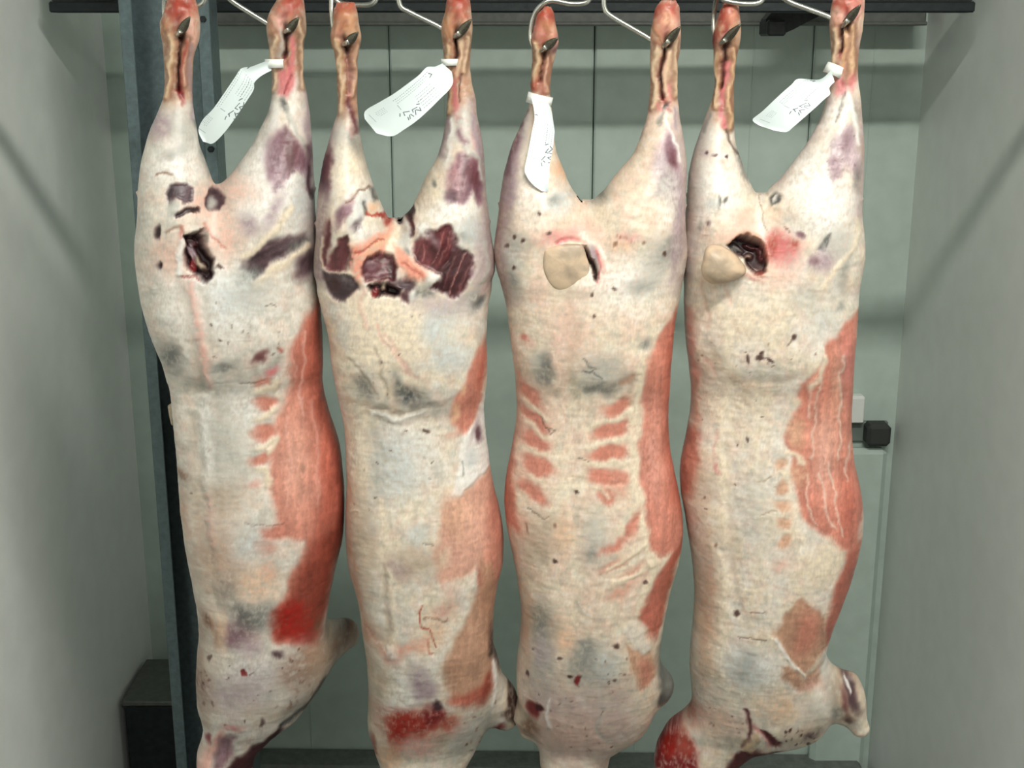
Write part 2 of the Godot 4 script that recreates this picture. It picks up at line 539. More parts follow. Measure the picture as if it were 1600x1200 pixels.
		for iy in ny:
			var y := lo.y + iy * h
			var inside := y > y_low and y < y_low + (rows - 1) * STEP
			var f := at_row(y)
			if not inside: f = PackedFloat32Array([0, -1, 0, 0, 0, -1, 0, 0, 0, -1, 0, 0])
			for iz in nz:
				var z := lo.z + iz * h
				var o := (iy * nz + iz) * nx
				for ix in nx:
					var x := lo.x + ix * h
					val[o + ix] = capsules(x, y, z, section(x, z, f))
		var id := PackedInt32Array(); id.resize(nx * ny * nz); id.fill(-1)
		var sx := 1
		var sz := nx
		var sy := nx * nz
		var corner := [0, sx, sz, sx + sz, sy, sy + sx, sy + sz, sy + sx + sz]
		var cpos := [Vector3(0, 0, 0), Vector3(1, 0, 0), Vector3(0, 0, 1), Vector3(1, 0, 1), Vector3(0, 1, 0), Vector3(1, 1, 0), Vector3(0, 1, 1), Vector3(1, 1, 1)]
		var edges := [[0, 1], [2, 3], [4, 5], [6, 7], [0, 2], [1, 3], [4, 6], [5, 7], [0, 4], [1, 5], [2, 6], [3, 7]]
		for iy in ny - 1:
			for iz in nz - 1:
				var o := (iy * nz + iz) * nx
				for ix in nx - 1:
					var q := o + ix
					if absf(val[q]) > 0.02: continue
					var mask := 0
					for k in 8:
						if val[q + corner[k]] < 0.0: mask |= 1 << k
					if mask == 0 or mask == 255: continue
					var s := Vector3.ZERO
					var n := 0
					for e in edges:
						var a: float = val[q + corner[e[0]]]
						var b: float = val[q + corner[e[1]]]
						if (a < 0.0) != (b < 0.0):
							var pa: Vector3 = cpos[e[0]]
							s += pa.lerp(cpos[e[1]], a / (a - b)); n += 1
					id[q] = verts.size()
					verts.append(lo + (Vector3(ix, iy, iz) + s / n) * h)
		# quads round every crossed grid edge
		var around := [[sx, sz, sy], [sz, sy, sx], [sy, sx, sz]]
		for iy in range(1, ny - 1):
			for iz in range(1, nz - 1):
				var o := (iy * nz + iz) * nx
				for ix in range(1, nx - 1):
					var q := o + ix
					if absf(val[q]) > 0.02: continue
					var low: bool = val[q] < 0.0
					for ax in around:
						if (val[q + ax[0]] < 0.0) == low: continue
						var i0 := id[q]
						var i1 := id[q - ax[1]]
						var i2 := id[q - ax[1] - ax[2]]
						var i3 := id[q - ax[2]]
						if i0 < 0 or i1 < 0 or i2 < 0 or i3 < 0: continue
						if low: tris.append_array(PackedInt32Array([i0, i2, i1, i0, i3, i2]))
						else: tris.append_array(PackedInt32Array([i0, i1, i2, i0, i2, i3]))
		norms.resize(verts.size())
		for i in verts.size():
			var p := verts[i]
			for k in 2:
				var d := field(p)
				var e := 0.002
				var g := Vector3(field(p + Vector3(e, 0, 0)) - d, field(p + Vector3(0, e, 0)) - d, field(p + Vector3(0, 0, e)) - d) / e
				var gl := maxf(g.length(), 0.3)
				norms[i] = g.normalized()
				p -= g / gl * clampf(d / gl, -0.004, 0.004)
			verts[i] = p
		# windings follow the normals (clockwise fronts)
		for t in range(0, tris.size(), 3):
			var a := tris[t]
			var b := tris[t + 1]
			var c := tris[t + 2]
			if (verts[c] - verts[a]).cross(verts[b] - verts[a]).dot(norms[a] + norms[b] + norms[c]) < 0.0:
				tris[t + 1] = c; tris[t + 2] = b
		split(-2.0)
		split(0.0)
		paint()
		settle()

	func split(least: float):
		# every triangle with corners that face the aisle (normal z above least) is cut at the middle of its edges
		var mids := {}
		var out := PackedInt32Array()
		var span := 1 << 22
		for t in range(0, tris.size(), 3):
			var v := [tris[t], tris[t + 1], tris[t + 2]]
			var m := [-1, -1, -1]
			var n := 0
			for k in 3:
				var a: int = v[k]
				var b: int = v[(k + 1) % 3]
				if norms[a].z < least and norms[b].z < least: continue
				var key := mini(a, b) * span + maxi(a, b)
				var got = mids.get(key, -1)
				if got < 0:
					got = verts.size()
					mids[key] = got
					var nn := (norms[a] + norms[b]).normalized()
					var p := (verts[a] + verts[b]) / 2
					p -= nn * clampf(field(p), -0.002, 0.002)
					verts.append(p); norms.append(nn)
				m[k] = got; n += 1
			if n == 3: out.append_array(PackedInt32Array([v[0], m[0], m[2], m[0], v[1], m[1], m[2], m[1], v[2], m[0], m[1], m[2]]))
			elif n == 0: out.append_array(PackedInt32Array([v[0], v[1], v[2]]))
			else:
				var ring := []
				for k in 3:
					ring.append(v[k])
					if m[k] >= 0: ring.append(m[k])
				if n == 1:
					var s := 0
					while m[s] < 0: s += 1
					var far: int = v[(s + 2) % 3]
					out.append_array(PackedInt32Array([v[s], m[s], far, m[s], v[(s + 1) % 3], far]))
				else:
					var s := 0
					while m[s] >= 0: s += 1          # the uncut edge
					var a: int = v[s]
					var b: int = v[(s + 1) % 3]
					var c: int = v[(s + 2) % 3]
					var mb: int = m[(s + 1) % 3]
					var mc: int = m[(s + 2) % 3]
					out.append_array(PackedInt32Array([a, b, mb, a, mb, mc, mc, mb, c]))
		tris = out

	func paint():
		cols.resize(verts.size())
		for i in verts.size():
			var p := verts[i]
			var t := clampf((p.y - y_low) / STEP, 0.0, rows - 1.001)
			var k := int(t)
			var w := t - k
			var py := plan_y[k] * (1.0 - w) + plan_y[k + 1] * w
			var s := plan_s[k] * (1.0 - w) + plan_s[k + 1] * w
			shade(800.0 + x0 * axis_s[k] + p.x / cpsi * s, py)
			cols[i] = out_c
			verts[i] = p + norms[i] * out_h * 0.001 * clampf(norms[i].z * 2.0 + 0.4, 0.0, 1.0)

	func shade(px: float, py: float):
		var n1 := warp.get_noise_2d(px * 0.9, py * 0.7)
		var n2 := warp.get_noise_2d(px * 4.0 + 300.0, py * 4.0)
		var n3 := fine.get_noise_2d(px * 0.28, py * 0.09)
		var n4 := fine.get_noise_2d(px * 0.035 + 50.0, py * 0.06)
		var wx := px + warp.get_noise_2d(px * 1.0, py * 0.8 + 500.0) * 8.0 + n2 * 1.5
		var wy := py + warp.get_noise_2d(px * 1.0 + 900.0, py * 0.8) * 8.0 + n3 * 1.5
		var c := base_a.lerp(base_b, clampf(0.5 + n1 * 1.3 + n2 * 0.25, 0.0, 1.0))
		var n5 := warp.get_noise_2d(px * 2.0 + 77.0, py * 1.8 + 40.0)
		var n6 := warp.get_noise_2d(px * 1.8 + 150.0, py * 1.4 + 90.0)
		c = c.lerp(pal.white_fat if n5 > 0.0 else pal.grey_skin, clampf(absf(n5) * 0.8, 0.0, 0.35))
		c = c.lerp(pal.pink_fat, clampf(n6 * 0.7, 0.0, 0.25))
		var h := n1 * 1.2 + n4 * 0.35 + n2 * 0.15 + fine.get_noise_2d(px * 0.025 + 9.0, py * 0.14) * 0.28
		var key := int(px / CELL) * 1000 + int(py / CELL)
		var list: Array = cells.get(key, [])
		for s: Stroke in list:
			var d := 0.0
			if s.kind == 0:
				var dx := wx - s.x
				var dy := wy - s.y
				var u := (dx * s.ca + dy * s.sa) / s.rx
				var v := (dy * s.ca - dx * s.sa) / s.ry
				d = (sqrt(u * u + v * v) - 1.0) * minf(s.rx, s.ry)
			elif s.kind == 1:
				var near := 1e9
				var odd := false
				var j := s.pts.size() - 1
				for i in s.pts.size():
					var a := s.pts[i]
					var b := s.pts[j]
					if (a.y > wy) != (b.y > wy) and wx < (b.x - a.x) * (wy - a.y) / (b.y - a.y) + a.x: odd = not odd
					var ex := b.x - a.x
					var ey := b.y - a.y
					var qx := wx - a.x
					var qy := wy - a.y
					var tt := clampf((qx * ex + qy * ey) / (ex * ex + ey * ey), 0.0, 1.0)
					qx -= ex * tt; qy -= ey * tt
					near = minf(near, qx * qx + qy * qy)
					j = i
				d = sqrt(near)
				if odd: d = -d
			else:
				var near := 1e9
				for i in s.pts.size() - 1:
					var a := s.pts[i]
					var b := s.pts[i + 1]
					var ex := b.x - a.x
					var ey := b.y - a.y
					var qx := wx - a.x
					var qy := wy - a.y
					var tt := clampf((qx * ex + qy * ey) / (ex * ex + ey * ey), 0.0, 1.0)
					qx -= ex * tt; qy -= ey * tt
					near = minf(near, qx * qx + qy * qy)
				d = sqrt(near) - s.w
			if d > s.soft: continue
			var m := clampf((s.soft - d) / (2.0 * s.soft), 0.0, 1.0)
			m = m * m * (3.0 - 2.0 * m)
			h += s.h * m
			m *= s.a
			if s.fib == 0.0 and s.soft >= 6.0: m = minf(m * clampf(0.92 + n2 * 0.8 + n3 * 0.5, 0.45, 1.08), 1.0)
			var sc := s.c
			if s.fib > 0.0:
				var fu := (px * s.fca + py * s.fsa)
				var fv := (py * s.fca - px * s.fsa)
				var n := fine.get_noise_2d(fu * 0.1 + n2 * 0.5, fv * 0.011) * 0.6 + fine.get_noise_2d(fu * 0.3, fv * 0.02) * 0.22 + n1 * 0.6
				var k := n * s.fib
				sc = Color(sc.r * (1.0 + k) + maxf(k, 0.0) * 0.10, sc.g * (1.0 + k) + maxf(k, 0.0) * 0.14, sc.b * (1.0 + k) + maxf(k, 0.0) * 0.13)
			c = Color(c.r + (sc.r - c.r) * m, c.g + (sc.g - c.g) * m, c.b + (sc.b - c.b) * m)
		var g := 1.0 + n2 * 0.06 + n3 * 0.06
		out_c = Color(clampf(c.r * g, 0.0, 1.0), clampf(c.g * g, 0.0, 1.0), clampf(c.b * g, 0.0, 1.0))
		out_h = h

	func settle():
		# smooth normals of the finished surface
		norms.fill(Vector3.ZERO)
		for t in range(0, tris.size(), 3):
			var a := tris[t]
			var b := tris[t + 1]
			var c := tris[t + 2]
			var n := (verts[c] - verts[a]).cross(verts[b] - verts[a])
			norms[a] += n; norms[b] += n; norms[c] += n
		for i in norms.size(): norms[i] = norms[i].normalized()

	# --- colouring and relief: named after tissues
	func col(tissue) -> Color:
		return tissue if tissue is Color else pal[tissue]

	func add(s: Stroke, tissue, a: float, h: float, soft: float, fib: float, angle: float):
		s.c = col(tissue); s.a = minf(a * 1.18, maxf(a, 0.9)); s.h = h; s.soft = maxf(soft if soft < 3.0 else soft * 1.5 - 1.0, 0.8); s.fib = fib
		s.fca = cos(deg_to_rad(angle)); s.fsa = sin(deg_to_rad(angle))
		strokes.append(s)

	func e(tissue, a: float, h: float, soft: float, x: float, y: float, rx: float, ry: float, angle := 0.0, fib := 0.0):
		var s := Stroke.new(); s.kind = 0; s.x = x; s.y = y; s.rx = rx; s.ry = ry
		s.ca = cos(deg_to_rad(angle)); s.sa = sin(deg_to_rad(angle))
		add(s, tissue, a, h, soft, fib, angle)

	func g(tissue, a: float, h: float, soft: float, xy: Array, fib := 0.0, angle := 0.0):
		var s := Stroke.new(); s.kind = 1
		for k in range(0, xy.size(), 2): s.pts.append(Vector2(xy[k], xy[k + 1]))
		add(s, tissue, a, h, soft, fib, angle)

	func l(tissue, a: float, h: float, soft: float, w: float, xy: Array):
		var s := Stroke.new(); s.kind = 2; s.w = w / 2
		for k in range(0, xy.size(), 2): s.pts.append(Vector2(xy[k], xy[k + 1]))
		add(s, tissue, a, h, soft, 0.0, 0.0)

	func specks(tissue, count: int, seed: int, ax: float, ay: float, bx: float, by: float, size: float):
		var r := RandomNumberGenerator.new(); r.seed = seed
		for k in count:
			e(tissue, r.randf_range(0.25, 0.75), -0.1, 1.2, r.randf_range(ax, bx), r.randf_range(ay, by), size * r.randf_range(0.3, 0.75), size * r.randf_range(0.3, 0.9), r.randf_range(-60, 60))

	func sort_strokes():
		for s in strokes:
			var b := Rect2(s.x - maxf(s.rx, s.ry), s.y - maxf(s.rx, s.ry), 2 * maxf(s.rx, s.ry), 2 * maxf(s.rx, s.ry))
			if s.kind > 0:
				b = Rect2(s.pts[0], Vector2.ZERO)
				for p in s.pts: b = b.expand(p)
				b = b.grow(s.w)
			b = b.grow(s.soft + 14.0)
			for cx in range(int(b.position.x / CELL), int(b.end.x / CELL) + 1):
				for cy in range(int(b.position.y / CELL), int(b.end.y / CELL) + 1):
					var key := cx * 1000 + cy
					if not cells.has(key): cells[key] = []
					cells[key].append(s)

	func mesh(mat: Material) -> ArrayMesh:
		var a := []; a.resize(Mesh.ARRAY_MAX)
		a[Mesh.ARRAY_VERTEX] = verts; a[Mesh.ARRAY_NORMAL] = norms; a[Mesh.ARRAY_COLOR] = cols; a[Mesh.ARRAY_INDEX] = tris
		var m := ArrayMesh.new(); m.add_surface_from_arrays(Mesh.PRIMITIVE_TRIANGLES, a); m.surface_set_material(0, mat)
		return m

var herd: Array[Carcass] = []

func carcass(axis: float, keys: Array) -> Carcass:
	var c := Carcass.new()
	c.eye = EYE; c.tilt = TILT; c.foc = F; c.pal = tissues
	c.axis_px = axis; c.x0 = pt(axis, 600, 0).x
	c.psi = atan2(-c.x0, EYE.z)
	c.cpsi = cos(c.psi)
	# the thighs run out inside the trunk
	for part in 2:
		var k: Array = keys[part]
		var n := k.size()
		var l: float = k[n - 4]
		var r: float = k[n - 3]
		k[n - 2] = 82; k[n - 1] = -70
		k.append_array([440, l + 18, r - 18, 70, -60, 485, l + 45, r - 45, 30, -25])
	c.keys = keys
	herd.append(c)
	return c

func build_carcass(i: int):
	herd[i].build()

var tissues := {
	"cream": Color8(228, 213, 190), "white_fat": Color8(234, 232, 228), "pale_fat": Color8(226, 216, 203), "pink_fat": Color8(226, 186, 170), "peach": Color8(226, 182, 150),
	"grey_skin": Color8(178, 177, 170), "blue_skin": Color8(196, 201, 200), "slate": Color8(112, 114, 110), "slate_dark": Color8(68, 70, 70), "mauve": Color8(160, 140, 148),
	"violet": Color8(116, 82, 94), "violet_dark": Color8(86, 56, 66), "plum": Color8(60, 40, 47), "meat": Color8(82, 34, 38), "meat_dark": Color8(60, 25, 30), "black_meat": Color8(40, 22, 25),
	"flank": Color8(198, 124, 107), "flank_deep": Color8(178, 94, 78), "flank_dark": Color8(132, 60, 47), "flank_pale": Color8(212, 160, 141), "tan_meat": Color8(206, 162, 136), "tan_brown": Color8(186, 142, 118),
	"blood": Color8(150, 34, 26), "blood_dark": Color8(118, 34, 36), "red": Color8(156, 66, 54), "rose": Color8(206, 118, 120), "rose_pale": Color8(222, 170, 158),
	"bone": Color8(198, 158, 120), "bone_pale": Color8(210, 184, 154), "joint": Color8(180, 128, 92), "sinew": Color8(184, 134, 116), "gap": Color8(60, 34, 30), "brown": Color8(120, 84, 66), "bark": Color8(72, 50, 44),
	"salmon": Color8(222, 148, 126), "dry_or_shaded_skin": Color8(138, 126, 112), "shin": Color8(170, 124, 98), "umber": Color8(168, 148, 128), "bone_grey": Color8(160, 146, 126),
}

func shank(c: Carcass, x: float, top: float, bone: Array, gap: Array, tendon: Array, bone_col, tendon_col):
	# lower hind leg: bone on one side, tendon on the other, a slot between
	c.l("brown", 0.55, 0, 5, 17, bone); c.l("brown", 0.65, 0, 4, 15, tendon)
	c.l(bone_col, 0.9, 1.8, 3, 8, bone); c.l("bone_pale", 0.75, 0.6, 2, 3.5, bone); c.l("cream", 0.3, 0.2, 1.5, 1.6, bone)  # pale and cream lines are painted highlights, brown sides the painted shading
	c.l(tendon_col, 0.85, 1.4, 3, 6, tendon)
	c.l("bone_pale", 0.5, 0.5, 1.5, 2.2, tendon)
	c.l("gap", 0.95, -9.0, 2.5, 5, gap)
	var low: Array = gap.slice(-2)
	c.l("blood_dark", 0.5, -1.0, 3, 4, [low[0], low[1], (low[0] + tendon[-2]) / 2.0, low[1] + 26.0])

func hock(c: Carcass, l: float, r: float, top: float):
	# the knobbly end of the leg: two joint heads, the hollow between them where the point comes through
	var m := (l + r) / 2
	c.e("joint", 0.6, 2.5, 5, l + 9, top + 48, 7, 16); c.e("bone_pale", 0.5, 2.0, 4, r - 8, top + 50, 6, 15)
	c.e("red", 0.45, 1.5, 5, m - 6, top + 16, 9, 14); c.e("peach", 0.5, 1.5, 4, m + 7, top + 24, 7, 12); c.e("blood_dark", 0.6, -2, 4, m - 2, top + 34, 4, 12, 20); c.e("blood_dark", 0.45, -1, 4, m + 8, top + 6, 8, 5)
	c.e("gap", 0.9, -7, 3, m + 1, top + 58, 5, 12)
	c.l("brown", 0.45, -1.0, 2.5, 3, [l + 4, top + 30, l + 14, top + 66]); c.l("brown", 0.45, -1.0, 2.5, 3, [r - 4, top + 34, r - 12, top + 70])

func carcasses():
	draw_first(); draw_second(); draw_third(); draw_fourth()
	var job := WorkerThreadPool.add_group_task(build_carcass, herd.size())
	WorkerThreadPool.wait_for_group_task_completion(job)
	var labels := [
		"leftmost skinned lamb carcass, dark cut opening at the rump and deep pink right flank",
		"skinned lamb carcass with dark meat laid open across the whole rump",
		"skinned lamb carcass with pale square tail flap and pink rib stripes, third from left",
		"rightmost skinned lamb carcass with egg shaped tail flap, red bruise and long pink flank",
	]
	for i in herd.size():
		var c := herd[i]
		var low := 1e9
		for p in c.verts: low = minf(low, p.y)
		var n := thing("lamb_carcass", labels[i], "carcass", Vector3(c.x0, low, 0), c.psi, "lamb carcasses hanging in a row")
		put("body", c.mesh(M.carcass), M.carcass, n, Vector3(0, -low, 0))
		if i == 0:
			lobe("skin_shred", n, [262, 634, 269, 630, 276, 640, 275, 655, 269, 664, 265, 652], 0.0, 0.012, "bone_end", "small loose shred of skin")
		if i == 2:
			lobe("tail_flap", n, [851, 391, 866, 384, 890, 381, 909, 383, 917, 402, 923, 422, 925, 438, 910, 449, 889, 456, 866, 451, 853, 432, 849, 410], 0.081, 0.011, "carcass", "pale square flap of tail skin")
		elif i == 3:
			lobe("tail_flap", n, [1098, 408, 1103, 388, 1114, 382, 1132, 386, 1150, 398, 1166, 420, 1158, 431, 1138, 440, 1116, 443, 1101, 434, 1096, 420], 0.076, 0.03, "carcass", "egg shaped flap of tail skin")
			lobe("bone_end", n, [1337, 1128, 1341, 1122, 1349, 1122, 1354, 1130, 1351, 1141, 1344, 1144, 1337, 1138], 0.0, 0.012, "bone_end", "pale cut end of the foreleg bone")

func lobe(called: String, parent: Node3D, xy: Array, z: float, thick: float, mat: String, label: String):
	# a thick rounded flap lying on the body: domed front, flat back, real rim
	var inv := parent.transform.affine_inverse()
	var rim := PackedVector3Array()
	var mid := Vector3.ZERO
	var flat := []
	for k in range(0, xy.size(), 2): flat.append(Vector3(xy[k], xy[k + 1], 0))
	flat.append(flat[0])
	for p in curve(flat, 5):
		rim.append(inv * pt(p.x, p.y, z))
	rim.remove_at(rim.size() - 1)
	for p in rim: mid += p / rim.size()
	var st := SurfaceTool.new(); st.begin(Mesh.PRIMITIVE_TRIANGLES); st.set_smooth_group(0)
	var n := rim.size()
	var rings := []
	var noise := FastNoiseLite.new(); noise.seed = 3; noise.frequency = 16.0
	for r in 9:
		var ring := []
		var t := 1.0 - r / 8.0 * (0.35 + 0.65 * r / 8.0)
		for p in rim:
			var q := mid.lerp(p, t)
			q.z += thick * (0.25 + 0.75 * sqrt(maxf(1.0 - t * t, 0.0))) + noise.get_noise_2d(q.x * 0.8, q.y) * 0.003 * (1.0 - t * t)
			ring.append(q)
		rings.append(ring)
	rings.push_front(Array(rim))
	var dry: Color = tissues.dry_or_shaded_skin
	for r in rings.size() - 1:
		for k in n:
			var k2 := (k + 1) % n
			for p in [rings[r][k], rings[r][k2], rings[r + 1][k2], rings[r][k], rings[r + 1][k2], rings[r + 1][k]]:
				var brown := clampf(0.22 + noise.get_noise_2d(p.x * 1.5 + 3.0, p.y * 2.2) * 1.5, 0.0, 0.7)
				st.set_color(Color(0.80, 0.71, 0.61).lerp(dry, brown * 0.7)); st.add_vertex(p)
	st.set_color(Color(0.82, 0.71, 0.60))
	for k in range(1, n - 1):
		for p in [rim[0], rim[k + 1], rim[k]]: st.add_vertex(p)
	st.generate_normals()
	put(called, st.commit(), M[mat], parent).set_meta("label", label)

func draw_first():
	var c := carcass(372, [
		[0, 262, 306, 12, -12, 14, 258, 310, 20, -20, 38, 251, 313, 22, -22, 62, 254, 311, 20, -22, 90, 256, 303, 17, -19, 125, 258, 301, 16, -18, 150, 256, 301, 18, -20, 175, 247, 303, 26, -26, 200, 236, 308, 36, -36, 225, 228, 312, 48, -48, 250, 222, 321, 60, -58, 275, 219, 330, 72, -66, 300, 217, 338, 82, -72, 350, 217, 346, 90, -76, 400, 219, 348, 88, -78],
		[-8, 440, 474, 12, -12, 0, 433, 477, 18, -18, 20, 422, 479, 22, -22, 42, 417, 481, 22, -22, 75, 421, 476, 18, -20, 100, 424, 475, 17, -18, 125, 425, 477, 18, -20, 150, 425, 482, 22, -24, 175, 420, 486, 30, -32, 200, 408, 488, 42, -42, 225, 395, 490, 54, -52, 250, 378, 491, 64, -60, 275, 358, 492, 76, -68, 292, 342, 493, 82, -72, 350, 328, 494, 92, -78, 400, 325, 495, 90, -80],
		[296, 262, 450, 10, -10, 325, 246, 468, 46, -50, 355, 231, 482, 70, -66, 400, 222, 491, 86, -76, 450, 220, 499, 96, -80, 500, 232, 504, 98, -78, 540, 246, 506, 92, -74, 575, 259, 506, 82, -70, 600, 267, 506, 72, -70, 640, 271, 514, 72, -76, 700, 277, 533, 82, -96, 760, 281, 541, 92, -116, 800, 284, 542, 96, -124, 850, 291, 539, 96, -126, 900, 301, 526, 94, -120, 940, 307, 518, 90, -112, 985, 311, 512, 86, -104, 1020, 308, 514, 81, -105, 1060, 306, 510, 70, -110, 1085, 307, 502, 62, -112, 1105, 308, 490, 54, -112, 1130, 314, 470, 40, -110, 1150, 317, 448, 27, -107, 1170, 314, 424, 18, -104, 1190, 308, 404, 14, -98, 1225, 312, 392, 12, -90, 1245, 330, 370, 6, -72]])
	c.base_a = tissues.pale_fat; c.base_b = tissues.grey_skin.lerp(tissues.pale_fat, 0.55)
	c.l("mauve", 0.6, 0, 16, 14, [486, 190, 494, 300, 494, 400, 500, 450]); c.l("grey_skin", 0.6, 0, 14, 16, [300, 190, 322, 255]); c.e("white_fat", 0.8, 0, 30, 330, 470, 70, 60)
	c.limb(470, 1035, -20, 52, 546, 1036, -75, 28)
	# hocks and shanks
	c.g("shin", 0.9, 0, 12, [250, -10, 320, -10, 312, 160, 250, 160])
	c.g("shin", 0.85, 0, 12, [415, -15, 482, -15, 482, 120, 420, 120])
	hock(c, 252, 312, 0); hock(c, 419, 480, -8)
	c.e("red", 0.85, 0, 9, 276, 14, 16, 20); c.e("red", 0.8, 0, 8, 296, 8, 10, 14); c.e("rose_pale", 0.7, 0, 8, 302, 52, 9, 24)
	shank(c, 280, 0, [266, 55, 263, 150], [280, 58, 278, 100, 278, 138], [291, 62, 288, 130], "bone", "sinew")
	c.l("red", 0.7, 0, 3, 4, [290, 66, 284, 110, 280, 150, 284, 165]); c.e("blood_dark", 0.9, -2, 3, 280, 142, 4, 10); c.l("mauve", 0.7, 0, 4, 6, [299, 70, 297, 130, 302, 190])
	c.e("red", 0.8, 0, 8, 462, 6, 18, 18); c.e("rose_pale", 0.7, 0, 8, 440, 38, 10, 22)
	shank(c, 450, 0, [430, 60, 428, 140], [446, 55, 443, 92], [470, 30, 474, 90, 472, 140], "bone_pale", "bone_pale")
	c.l("grey_skin", 0.8, 0, 3, 5, [440, 50, 438, 92]); c.l("rose", 0.85, -1, 3, 9, [459, 58, 456, 100, 453, 135]); c.g("rose", 0.85, -1, 4, [434, 108, 460, 105, 460, 140, 452, 152, 436, 148]); c.l("blood_dark", 0.6, -1, 2, 3, [456, 118, 446, 146])
	c.e("slate_dark", 0.9, -2, 3, 444, 163, 4, 9); c.l("white_fat", 0.9, 0.5, 4, 9, [430, 165, 428, 200]); c.l("mauve", 0.6, 0, 5, 12, [480, 150, 487, 200, 489, 260])
	# left thigh
	c.e("mauve", 0.75, 0, 12, 252, 195, 22, 20); c.e("grey_skin", 0.8, 0, 10, 282, 205, 16, 32); c.e("white_fat", 0.85, 0, 18, 270, 255, 38, 26); c.e("slate", 0.5, 0, 8, 270, 240, 14, 6, -15); c.l("slate", 0.55, 0, 5, 6, [302, 190, 318, 240, 330, 278])
	c.l("brown", 0.7, -1, 2, 2.5, [246, 273, 256, 268, 272, 270])
	# right thigh
	c.e("white_fat", 0.9, 0, 18, 410, 250, 28, 40); c.e("white_fat", 0.9, 0, 22, 400, 310, 40, 40)
	c.g("violet", 0.9, -1.2, 5, [430, 212, 448, 199, 463, 215, 476, 240, 487, 268, 480, 282, 466, 268, 452, 276, 440, 292, 426, 302, 419, 275, 421, 240], 0.35, 12); c.e("meat", 0.55, -0.6, 7, 455, 236, 11, 26, 0, 0.2)
	c.e("mauve", 0.75, 0, 9, 428, 252, 8, 30); c.l("grey_skin", 0.85, 0.8, 4, 8, [447, 165, 460, 195, 474, 222, 488, 258]); c.g("violet_dark", 0.8, -1, 6, [478, 232, 492, 236, 494, 330, 487, 320, 484, 280], 0.3)
	c.e("blue_skin", 0.85, 0, 14, 470, 320, 22, 36); c.e("white_fat", 0.9, 0, 8, 448, 300, 12, 26, 20); c.e("mauve", 0.8, -0.5, 7, 428, 330, 8, 24, 18); c.e("mauve", 0.8, 0, 9, 388, 352, 16, 13); c.l("slate", 0.6, -1, 3, 4, [448, 330, 444, 348, 432, 365]); c.l("plum", 0.75, 0, 4, 6, [490, 270, 492, 320])
	c.g("plum", 0.82, -1.5, 5, [378, 424, 386, 405, 402, 389, 442, 374, 480, 370, 482, 382, 456, 394, 430, 412, 404, 434, 390, 440], 0.6, 68); c.e("slate", 0.8, -0.8, 6, 392, 430, 18, 12, -30, 0.5); c.e("plum", 0.75, -0.8, 8, 482, 420, 16, 24, 20, 0.4); c.e("slate", 0.7, 0, 7, 470, 385, 16, 7, -15, 0.5)
	c.l("cream", 0.9, 1.0, 4, 12, [400, 446, 432, 422, 462, 400, 482, 390]); c.l("cream", 0.9, 1.0, 4, 12, [382, 402, 412, 378, 440, 352, 456, 328])
	c.e("blue_skin", 0.75, 0, 20, 366, 462, 38, 30); c.e("grey_skin", 0.6, 0, 16, 400, 460, 30, 24)
	# cut rump
	c.e("pink_fat", 0.8, 0, 14, 318, 318, 26, 24); c.e("pink_fat", 0.85, 0, 14, 348, 370, 22, 36); c.e("pink_fat", 0.7, 0, 16, 270, 400, 30, 30); c.e("pink_fat", 0.7, 0, 16, 372, 300, 26, 20)
	c.g("plum", 0.97, -3, 3, [262, 318, 259, 300, 272, 284, 288, 284, 301, 291, 304, 314, 286, 318, 276, 306, 268, 312], 0.6, 20); c.e("grey_skin", 0.85, 0, 4, 268, 322, 9, 12, -20); c.l("black_meat", 0.95, -3, 2.5, 8, [278, 332, 292, 327, 308, 327])
	c.e("plum", 0.95, -3, 3, 335, 316, 13, 17, 15, 0.4); c.e("grey_skin", 0.85, 1.5, 3, 332, 320, 6, 11, 10)
	c.e("black_meat", 0.95, -4, 3, 247, 364, 6, 9); c.e("black_meat", 0.95, -4, 3, 247, 416, 4, 6); c.l("brown", 0.6, -1, 3, 3, [264, 360, 282, 352, 290, 366])
	c.g("black_meat", 0.97, -26, 3.5, [288, 368, 300, 363, 321, 361, 326, 385, 333, 406, 328, 425, 321, 440, 314, 430, 300, 424, 288, 412, 285, 396, 291, 384]); c.e("meat_dark", 0.9, 6, 3, 306, 378, 14, 10); c.e("blood_dark", 0.95, 8, 2.5, 299, 411, 7, 11); c.e("bone_grey", 0.95, 10, 3, 313, 408, 7, 12, -25); c.e("mauve", 0.8, 6, 3, 301, 393, 9, 8)
	c.l("white_fat", 0.9, 2, 3, 8, [284, 372, 278, 395, 282, 425]); c.l("red", 0.5, 0, 3, 3, [320, 350, 334, 372, 350, 385]); c.l("red", 0.55, 0, 3, 3, [286, 352, 282, 370]); c.l("blood_dark", 0.6, -1, 2, 3, [286, 430, 304, 429, 314, 438]); c.e("bark", 0.7, 0, 2, 342, 420, 6, 3)
	c.l("rose_pale", 0.8, 3, 6, 10, [298, 440, 304, 480, 318, 540, 326, 600]); c.l("umber", 0.45, -1.65, 10.2, 7.8, [286, 446, 292, 500, 308, 560, 312, 610]); c.l("umber", 0.375, -1.375, 10.2, 7.8, [314, 452, 322, 500, 334, 540])  # rose and umber lines put soft shading of the spine into the colour
	# loin edge and back
	c.l("cream", 0.0, -3.0, 12, 8, [306, 610, 310, 700, 316, 800, 326, 900, 336, 960]); c.l("cream", 0.0, 3.0, 18, 30, [270, 610, 274, 700, 280, 800, 290, 900, 300, 960]); c.l("cream", 0.0, 3.0, 18, 30, [342, 610, 346, 700, 352, 800, 362, 900, 372, 960])
